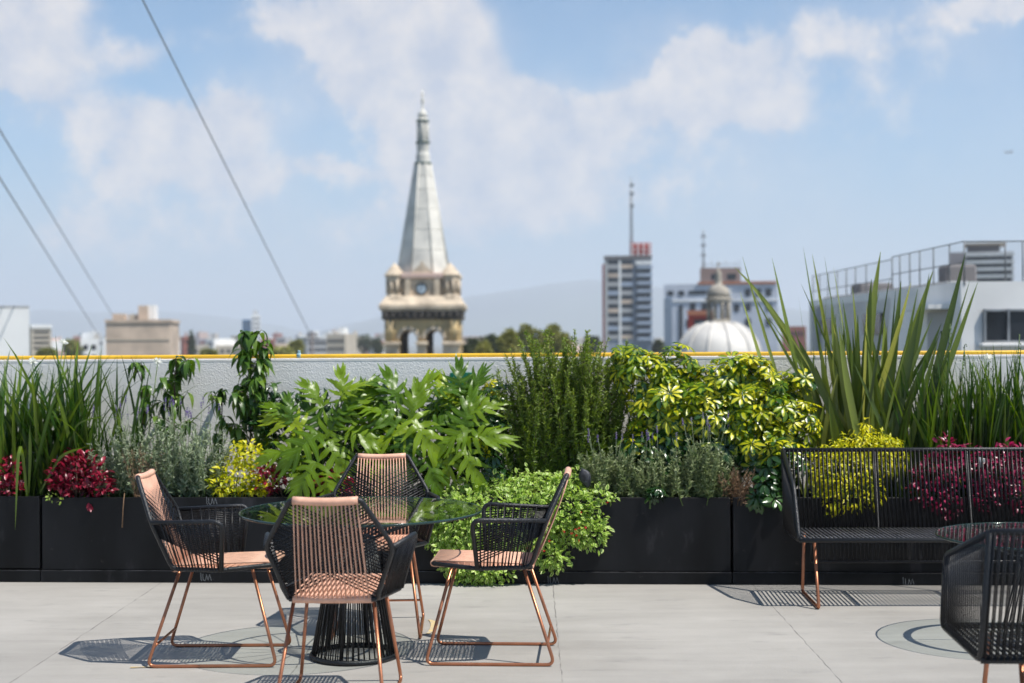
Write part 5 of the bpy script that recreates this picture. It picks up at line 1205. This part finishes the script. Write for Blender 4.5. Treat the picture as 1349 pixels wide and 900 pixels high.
for r in range(10):
    y = 350+r*10.5; b.part('balcony', .70, 1.02, zpx(850, y+3.8, D), zpx(850, y, D), C_blue, o=1.2, th=2.0); b.part('balcony_opening', .66, .96, zpx(850, y, D), zpx(850, y-5, D), C_win, o=.35, th=.3)
b.part('roof_slab', -.01, 1.01, b.top-.6, b.top+.5, C_dark, o=.5, th=1.2); b.part('roof_sign', .66, 1.0, b.top-2.3, b.top-1.2, C_white, o=.7, th=.4)
rb = b.roofbox('roof_box', .56, 1.0, (334-316)*D/F, C_red, .1, .5, z=b.top+.3)
m = MB(); 
for k in range(4):
    for r in range(3): m = MB(); q = b.P((.60+.12*k-.5)*b.w, b.top+1.1+r*1.35, -.1*b.depth+.1); m.box((q.x, q.y-.2, q.z), (.75, .3, .7)); m.build('white_panel', C_white, rb)
m = MB(); q = b.P((.58-.5)*b.w, 0, -3); zt_ = zpx(832, 232, D)
for dx in (-.5, .5): m.tube([(q.x+dx, q.y, b.top), (q.x+dx*.5, q.y, zt_-4)], .12, 5)
m.tube([(q.x, q.y, b.top), (q.x, q.y, zt_)], .16, 6)
for z in np.linspace(b.top+2, zt_-4.5, 12): m.box((q.x, q.y, z), (1.0, .2, .12))
for z in (zt_-9, zt_-5.2, zt_-2.5): m.box((q.x+.2, q.y, z), (1.3, .5, 1.0))
m.build('mast', C_metal, b.root)

# ---- white office block with red roof edge, penthouse and mast
D = 300
b = Bld(874, 1024, 374, D, 26, bmat('bluish_white_wall', (.56, .60, .68)), 'office_block', 'wide bluish white office block with a terracotta roof edge and a mast')
b.part('stub_wall', 0, .07, GZ, b.top-3, bmat('slate_blue_wall', (.22, .28, .36)), o=.2, th=.4); b.part('dark_slot', .135, .165, GZ, zpx(900, 402, D), C_win, o=.2, th=.4)
b.part('roof_edge', .30, .99, b.top-.1, b.top+.45, C_roof, o=.3, th=.8)
b.part('window', .22, .38, zpx(900, 388, D), zpx(900, 383, D), C_win, o=.1, th=.2)
for u in (.035, .13, .40): b.part('window', u, u+.05, zpx(900, 389, D), zpx(900, 383, D), C_win, o=.12, th=.2)
for (u, ys) in ((.255, (403,)), (.36, (403,)), (.64, (405,)), (.74, (385, 404, 424)), (.92, (385, 404, 424)), (.57, (388,)), (.83, (385,)), (.22, (425,)), (.64, (430,))):
    for y in ys: f = b.part('window', u-.025, u+.025, zpx(950, y+5.5, D), zpx(950, y-4, D), C_win, o=.1, th=.2); 
b.part('pilaster', .57, .595, GZ, b.top-1, C_white, o=.25, th=.4); b.part('wall_band', .08, 1.0, zpx(950, 397, D), zpx(950, 395, D), C_white, o=.2, th=.3)
b.roofbox('penthouse', .32, .68, (374-352)*D/F, bmat('brown_penthouse', (.28, .20, .17)), .1, .5); 
for u in (.42, .56): b.part('penthouse_window', u, u+.08, b.top+1.0, b.top+2.2, C_win, o=-2.55, th=.2)
m = MB()
for k in range(9): q = b.P((.34+.33*k/8-.5)*b.w, b.top+3.5, -4); m.tube([(q.x, q.y, b.top+3.3), (q.x, q.y, b.top+4.3+.5*(k % 3))], .05, 5)
q = b.P((.5-.5)*b.w, b.top+4.4, -4); m.box(tuple(q), (b.w*.34, .08, .08)); m.build('roof_railing', C_metal, b.root)
q = b.P((.35-.5)*b.w, 0, -5); zt_ = zpx(927, 300, D); m = MB(); m.tube([(q.x, q.y, b.top+3), (q.x, q.y, zt_)], [.22, .10], 6); 
for z in (zt_-1.5, zt_-3.4, zt_-5.5): m.box((q.x, q.y, z), (1.1, .3, .35)); m.box((q.x, q.y-.3, z+.3), (.2, .2, 1.1))
m.build('mast', C_metal, b.root)
b = Bld(906, 944, 413, 230, 10, C_red, 'red_house', 'small red house with a terracotta roof left of the white dome'); b.part('roof', -.02, 1.02, b.top-.3, b.top+.5, C_roof, o=.8, th=2); b.part('window', .22, .92, zpx(920, 430, 230), zpx(920, 421, 230), C_win, o=.1, th=.2)

# ---- white dome with lantern
D = 120.0; U = D/F; cx = W(957, 450, D).x; CY = D+4.5
def dz(py): return zpx(957, py, D)
dm = empty('church_dome', (cx, CY, GZ)); tag(dm, 'white ribbed church dome with a stone lantern and cross', 'dome')
D_w = mat('white_dome_plaster', (.66, .63, .58), rough=.5, var=.12, scale=.7); ST_G = mat('grey_carved_stone', (.40, .36, .30), rough=.9, var=.3, scale=1.2, bump=.4, bscale=6, col2=(.22, .20, .17))
R0 = 60*U; m = MB(); m.lathe([(R0*1.03, GZ), (R0*1.03, dz(486)), (R0*1.10, dz(485)), (R0*1.10, dz(481)), (R0*1.0, dz(480))], (cx, CY, 0), 32, smooth=False); m.build('drum', C_cream, dm)
m = MB(); prof = []
for k in range(14): a = k/13*math.pi/2*.80; prof.append((R0*math.cos(a)**.9, dz(480)+(dz(424)-dz(480))*math.sin(a)/math.sin(math.pi/2*.80)))
m.lathe(prof, (cx, CY, 0), 48); m.build('dome', D_w, dm)
m = MB()
for k in range(12):
    a = 2*math.pi*k/12+.13; m.tube([(cx+(r_+.02)*math.cos(a), CY+(r_+.02)*math.sin(a), z) for r_, z in prof], .11, 5)
m.build('dome_ribs', D_w, dm)
U = CY/F; r = 15.5*U; m = MB()
def dz(py): return zpx(957, py, CY)
m.lathe([(r*1.25, dz(432)), (r*1.25, dz(427)), (r*1.05, dz(425)), (r*1.0, dz(421)), (r*.95, dz(420.5))], (cx, CY, 0), 16, smooth=False)
for k in range(8):
    a = 2*math.pi*k/8+.2; m.tube([(cx+r*.82*math.cos(a), CY+r*.82*math.sin(a), dz(421)), (cx+r*.82*math.cos(a), CY+r*.82*math.sin(a), dz(398))], .17, 6); m.tube([(cx+r*.98*math.cos(a), CY+r*.98*math.sin(a), dz(421)), (cx+r*.98*math.cos(a), CY+r*.98*math.sin(a), dz(398))], .09, 5)
m.lathe([(r*1.0, dz(400)), (r*1.0, dz(396)), (r*1.15, dz(395)), (r*1.15, dz(393)), (r*.98, dz(392))], (cx, CY, 0), 16, smooth=False); ln_ = m.build('lantern', ST_G, dm)
m = MB(); m.lathe([(r*.98, dz(392)), (r*.97, dz(386)), (r*.80, dz(380)), (r*.5, dz(376)), (r*.28, dz(374.5)), (r*.34, dz(371)), (r*.25, dz(364)), (r*.30, dz(360)), (r*.14, dz(357)), (r*.10, dz(353))], (cx, CY, 0), 16)
m.tube([(cx, CY, dz(354)), (cx, CY, dz(344))], .05, 6); m.box((cx, CY, dz(348)), (.42, .08, .08)); m.build('lantern_cap', ST_G, ln_)

# ---- roof-top building on the right with netting fence
C_lw = mat('painted_pale_wall', (.88, .86, .82), rough=.9, var=.08, scale=.8, bump=.15, bscale=8)
Xc = W(1266, 400, 20).x; z2 = zpx(1290, 371, 20); D = 20.0
rt = empty('rooftop_building', (Xc, 20, GZ)); tag(rt, 'near pale flat roofed building with a dark window at the right', 'building')
m = MB(); m.box((Xc+6, 20+5.1, (z2+GZ)/2), (12, 10.2, z2-GZ)); m.build('wall', C_lw, rt)
z3 = zpx(1100, 404, 30)
m = MB(); m.box((Xc+1.85, 26.9, (z3+GZ)/2), (3.7, 6.4, z3-GZ)); m.build('side_wing', C_lw, rt)
m = MB(); m.box((Xc+.35, 25.5, z2+.0), (.3, 8.5, .12)); m.build('roof_edge', C_grey, rt)
# window of the front face
wx0, wx1 = W(1296, 430, 20).x, W(1296, 430, 20).x+1.45; wz0, wz1 = zpx(1320, 450, 20), zpx(1320, 409, 20)
m = MB(); m.box(((wx0+wx1)/2, 20-.005, (wz0+wz1)/2), (wx1-wx0, .03, wz1-wz0)); wn_ = m.build('window', C_win, rt)
m = MB()
for x in (wx0, W(1327, 430, 20).x, W(1327, 430, 20).x+.62, wx1): m.box((x, 19.965, (wz0+wz1)/2), (.035, .05, wz1-wz0+.04))
for z in (wz0, wz1): m.box(((wx0+wx1)/2, 19.96, z), (wx1-wx0+.04, .045, .03))
m.build('frame', C_metal, wn_)
m = MB(); m.box(((wx0+wx1)/2+.0, 19.93, wz0-.045), (wx1-wx0+.16, .16, .05), bev=.01); m.build('sill', C_lw, wn_)
# left face features (x = Xc plane): door recess, small window, pipe
def onside(name, y0, y1, z0, z1, mt, o=.03):
    m = MB(); m.box((Xc-o/2, (y0+y1)/2, (z0+z1)/2), (o+.02, y1-y0, z1-z0)); return m.build(name, mt, rt)
def ypx(px): return (Xc*F)/(px-674.5)
onside('canopy', ypx(1256), ypx(1212), zpx(1235, 408, 21), zpx(1235, 402, 21), C_lw, .35); onside('door', ypx(1252), ypx(1226), -1.0, zpx(1235, 411, 21), C_grey, .04)
onside('window', ypx(1164), ypx(1140), zpx(1150, 440, 24), zpx(1150, 412, 24), C_win, .04); onside('window', ypx(1098), ypx(1084), zpx(1090, 440, 28), zpx(1090, 420, 28), C_win, .04); onside('pilaster', ypx(1082), ypx(1077), -3, z3, C_grey, .1)
m = MB(); m.box((Xc+.9, ypx(1200)+.5, z2+.14), (.5, .5, .5), bev=.05); m.box((Xc+.9, ypx(1090), z3+.2), (.7, .7, .45), bev=.05); m.build('water_tank', C_dark, rt)
# fence of posts, rails and netting
C_post = mat('dark_post_paint', (.17, .18, .19), rough=.6)
fn_ = empty('roof_fence', (Xc, 20, z2)); tag(fn_, 'tall see through netting fence with steel posts on the pale roof', 'fence')
M_net = None
def netmat():
    m, n, l = nodes_of('fine_wire_netting'); p = n['Principled BSDF']; p.inputs['Base Color'].default_value = (.10, .11, .13, 1); p.inputs['Metallic'].default_value = .3
    t = n.new('ShaderNodeBsdfTransparent'); mx = n.new('ShaderNodeMixShader'); mx.inputs[0].default_value = .13
    l.new(t.outputs[0], mx.inputs[1]); l.new(p.outputs[0], mx.inputs[2]); l.new(mx.outputs[0], n['Material Output'].inputs[0]); return m
M_net = netmat()
zf = zpx(1266, 318, 20); y_mid = ypx(1172); y_end = ypx(1068)
def post(x, y, z0, z1, r=.011): m = MB(); m.tube([(x, y, z0), (x, y, z1)], r, 6); m.build('post', C_post, fn_)
ys = [20]+[ypx(p) for p in (1247, 1226, 1208, 1195, 1182, 1172)]
for y in ys: post(Xc+.05, y, z2-.05, zf)
for px in (1326, 1349, 1372): x = W(px, 330, 20).x; post(x, 20.05, z2, zf)
zf2 = zpx(1138, 349, ypx(1138)); 
for p in (1138, 1124, 1112, 1100, 1088, 1077, 1068): post(Xc+.05, ypx(p), z3-.05, zf2)
m = MB()
for (y0, y1, z) in ((20, y_mid, zf), (20, y_mid, z2+(zf-z2)*.48), (y_mid, y_end, zf2), (y_mid, y_end, z3+(zf2-z3)*.5)): m.tube([(Xc+.05, y0, z), (Xc+.05, y1, z)], .008, 6)
for z in (zf,): m.tube([(Xc+.05, 20.05, z), (Xc+8, 20.05, z)], .008, 6)
m.build('rails', C_post, fn_)
m = MB(); X_ = Xc+.05
m.add([(X_, 20, z2), (X_, y_mid, z2), (X_, y_mid, zf), (X_, 20, zf)], [(0, 1, 2, 3)], smooth=False); m.add([(X_, y_mid, z3), (X_, y_end, z3), (X_, y_end, zf2), (X_, y_mid, zf2)], [(0, 1, 2, 3)], smooth=False)
m.add([(X_, 20.05, z2), (X_+8, 20.05, z2), (X_+8, 20.05, zf), (X_, 20.05, zf)], [(0, 1, 2, 3)], smooth=False); m.build('netting', M_net, fn_)
# ---- tower with open balconies behind it
D = 260; b = Bld(1250, 1334, 332, D, 12, C_grey, 'balcony_tower', 'grey balcony tower seen through the roof fence at the right')
for r in range(5):
    y = 334+r*9.5; b.part('balcony', .26, 1.02, zpx(1290, y+4.2, D), zpx(1290, y, D), C_white, o=1.3, th=2.0); b.part('balcony_opening', .28, .98, zpx(1290, y+9.3, D), zpx(1290, y+4.3, D), C_win, o=.1, th=.3)
b.part('stair_wall', .0, .24, GZ, b.top, bmat('rosy_grey_wall', (.40, .36, .36)), o=.5, th=1)
b.roofbox('penthouse', .28, .80, (332-322)*D/F, C_dark, .1, .6); b.roofbox('penthouse_roof', .24, .90, .35, C_cream, .02, .8, z=b.top+(332-322)*D/F)

# ---- aeroplane
pa = W(1328, 200.5, 1500); ap = empty('aeroplane', tuple(pa)); tag(ap, 'tiny aeroplane in the blue sky at the upper right', 'aeroplane')
M_air = mat('grey_aircraft_paint', (.22, .25, .28), rough=.5, var=.1)
dx_ = Vector((1, .3, -.10)).normalized()*-1; sd_ = Vector((.3, -1, .12)).normalized()
m = MB(); L_ = 11.0; m.tube([pa-dx_*L_/2, pa-dx_*L_*.38, pa+dx_*L_*.25, pa+dx_*L_*.44, pa+dx_*L_/2], [.35, .75, .8, .55, .1], 10); m.build('fuselage', M_air, ap)
m = MB(); m.prism([(-5, -1.2), (0, -1.4), (5, -1.2), (5, -.4), (0, 1.0), (-5, -.4)], pa+Vector((0, 0, -.2)), sd_, dx_, (0, 0, 1), .22); m.build('wings', M_air, ap)
m = MB(); m.prism([(-1.0, 0), (1.0, 0), (-.6, 2.2), (-1.4, 2.2)], pa-dx_*L_*.40+Vector((0, 0, .4)), dx_, (0, 0, 1), sd_, .2); m.prism([(-2, -.6), (2, -.6), (1.6, .5), (-1.6, .5)], pa-dx_*L_*.42+Vector((0, 0, .3)), sd_, dx_, (0, 0, 1), .15); m.build('tail', M_air, ap)

# ---- mountains
H_m = mat('forested_hills', (.07, .09, .05), rough=.95, var=.3, scale=.001)
def ridge(pts, D, depth, name='hills'):
    xs = [p[0] for p in pts]; yy = [p[1] for p in pts]; N = 120; m = MB(); V = []; U_ = []
    q = np.linspace(xs[0], xs[-1], N)
    rows = [(0, 0.0), (.25, .55), (.5, .9), (.62, 1.0), (.8, .75), (1, 0)]
    nz_ = np.cumsum(rng.normal(size=N)); nz_ = np.convolve(nz_-nz_.mean(), np.ones(7)/7, 'same')
    for (f, hh) in rows:
        for i, x in enumerate(q):
            y = np.interp(x, xs, yy)+nz_[i]*.25*(1+.5*math.sin(i*.9+f*9)); p = W(x, y, D)
            xr = p.x*(1+.0*f); h_ = (p.z-GZ)*hh+GZ-(2 if hh == 0 else 0); V.append((xr, D+(f-.62)*depth, h_*(1+rng.normal()*.01*(hh < 1))))
    Fc = []
    for r_ in range(len(rows)-1):
        for i in range(N-1): a = r_*N+i; Fc.append((a, a+1, a+N+1, a+N))
    m.add(V, Fc); return tag(m.build(name, H_m), kind='structure')
ridge([(380, 449), (430, 436), (500, 418), (560, 405), (620, 391), (680, 382), (730, 374), (775, 369), (830, 372), (900, 384), (1000, 400), (1100, 415), (1300, 440)], 9500, 3500)
ridge([(-250, 428), (-100, 416), (0, 413), (60, 409), (130, 412), (200, 408), (270, 414), (340, 424), (400, 434), (460, 446)], 10500, 3500)
# ---- haze
hb = MB(); hx0, hx1, hy0, hy1, hz0, hz1 = -8800, 8800, -150, 12800, GZ-1, 425
hb.box(((hx0+hx1)/2, (hy0+hy1)/2, (hz0+hz1)/2), (hx1-hx0, hy1-hy0, hz1-hz0))
m, n, l = nodes_of('haze'); n.remove(n['Principled BSDF']); pv = n.new('ShaderNodeVolumePrincipled')
pv.inputs['Color'].default_value = (.84, .90, 1.0, 1); pv.inputs['Density'].default_value = 2.1e-4; pv.inputs['Anisotropy'].default_value = 0.1; l.new(pv.outputs[0], n['Material Output'].inputs['Volume'])
HZ = hb.build('haze', m); tag(HZ, kind='stuff', label='thin blue haze over the whole city', cat='haze')
sc.cycles.max_bounces = 8; sc.cycles.transparent_max_bounces = 16; sc.cycles.volume_bounces = 1; sc.cycles.caustics_reflective = False; sc.cycles.caustics_refractive = False
sc.cycles.use_adaptive_sampling = True; sc.cycles.adaptive_threshold = 0.02; sc.cycles.use_denoising = True; sc.cycles.sample_clamp_indirect = 6
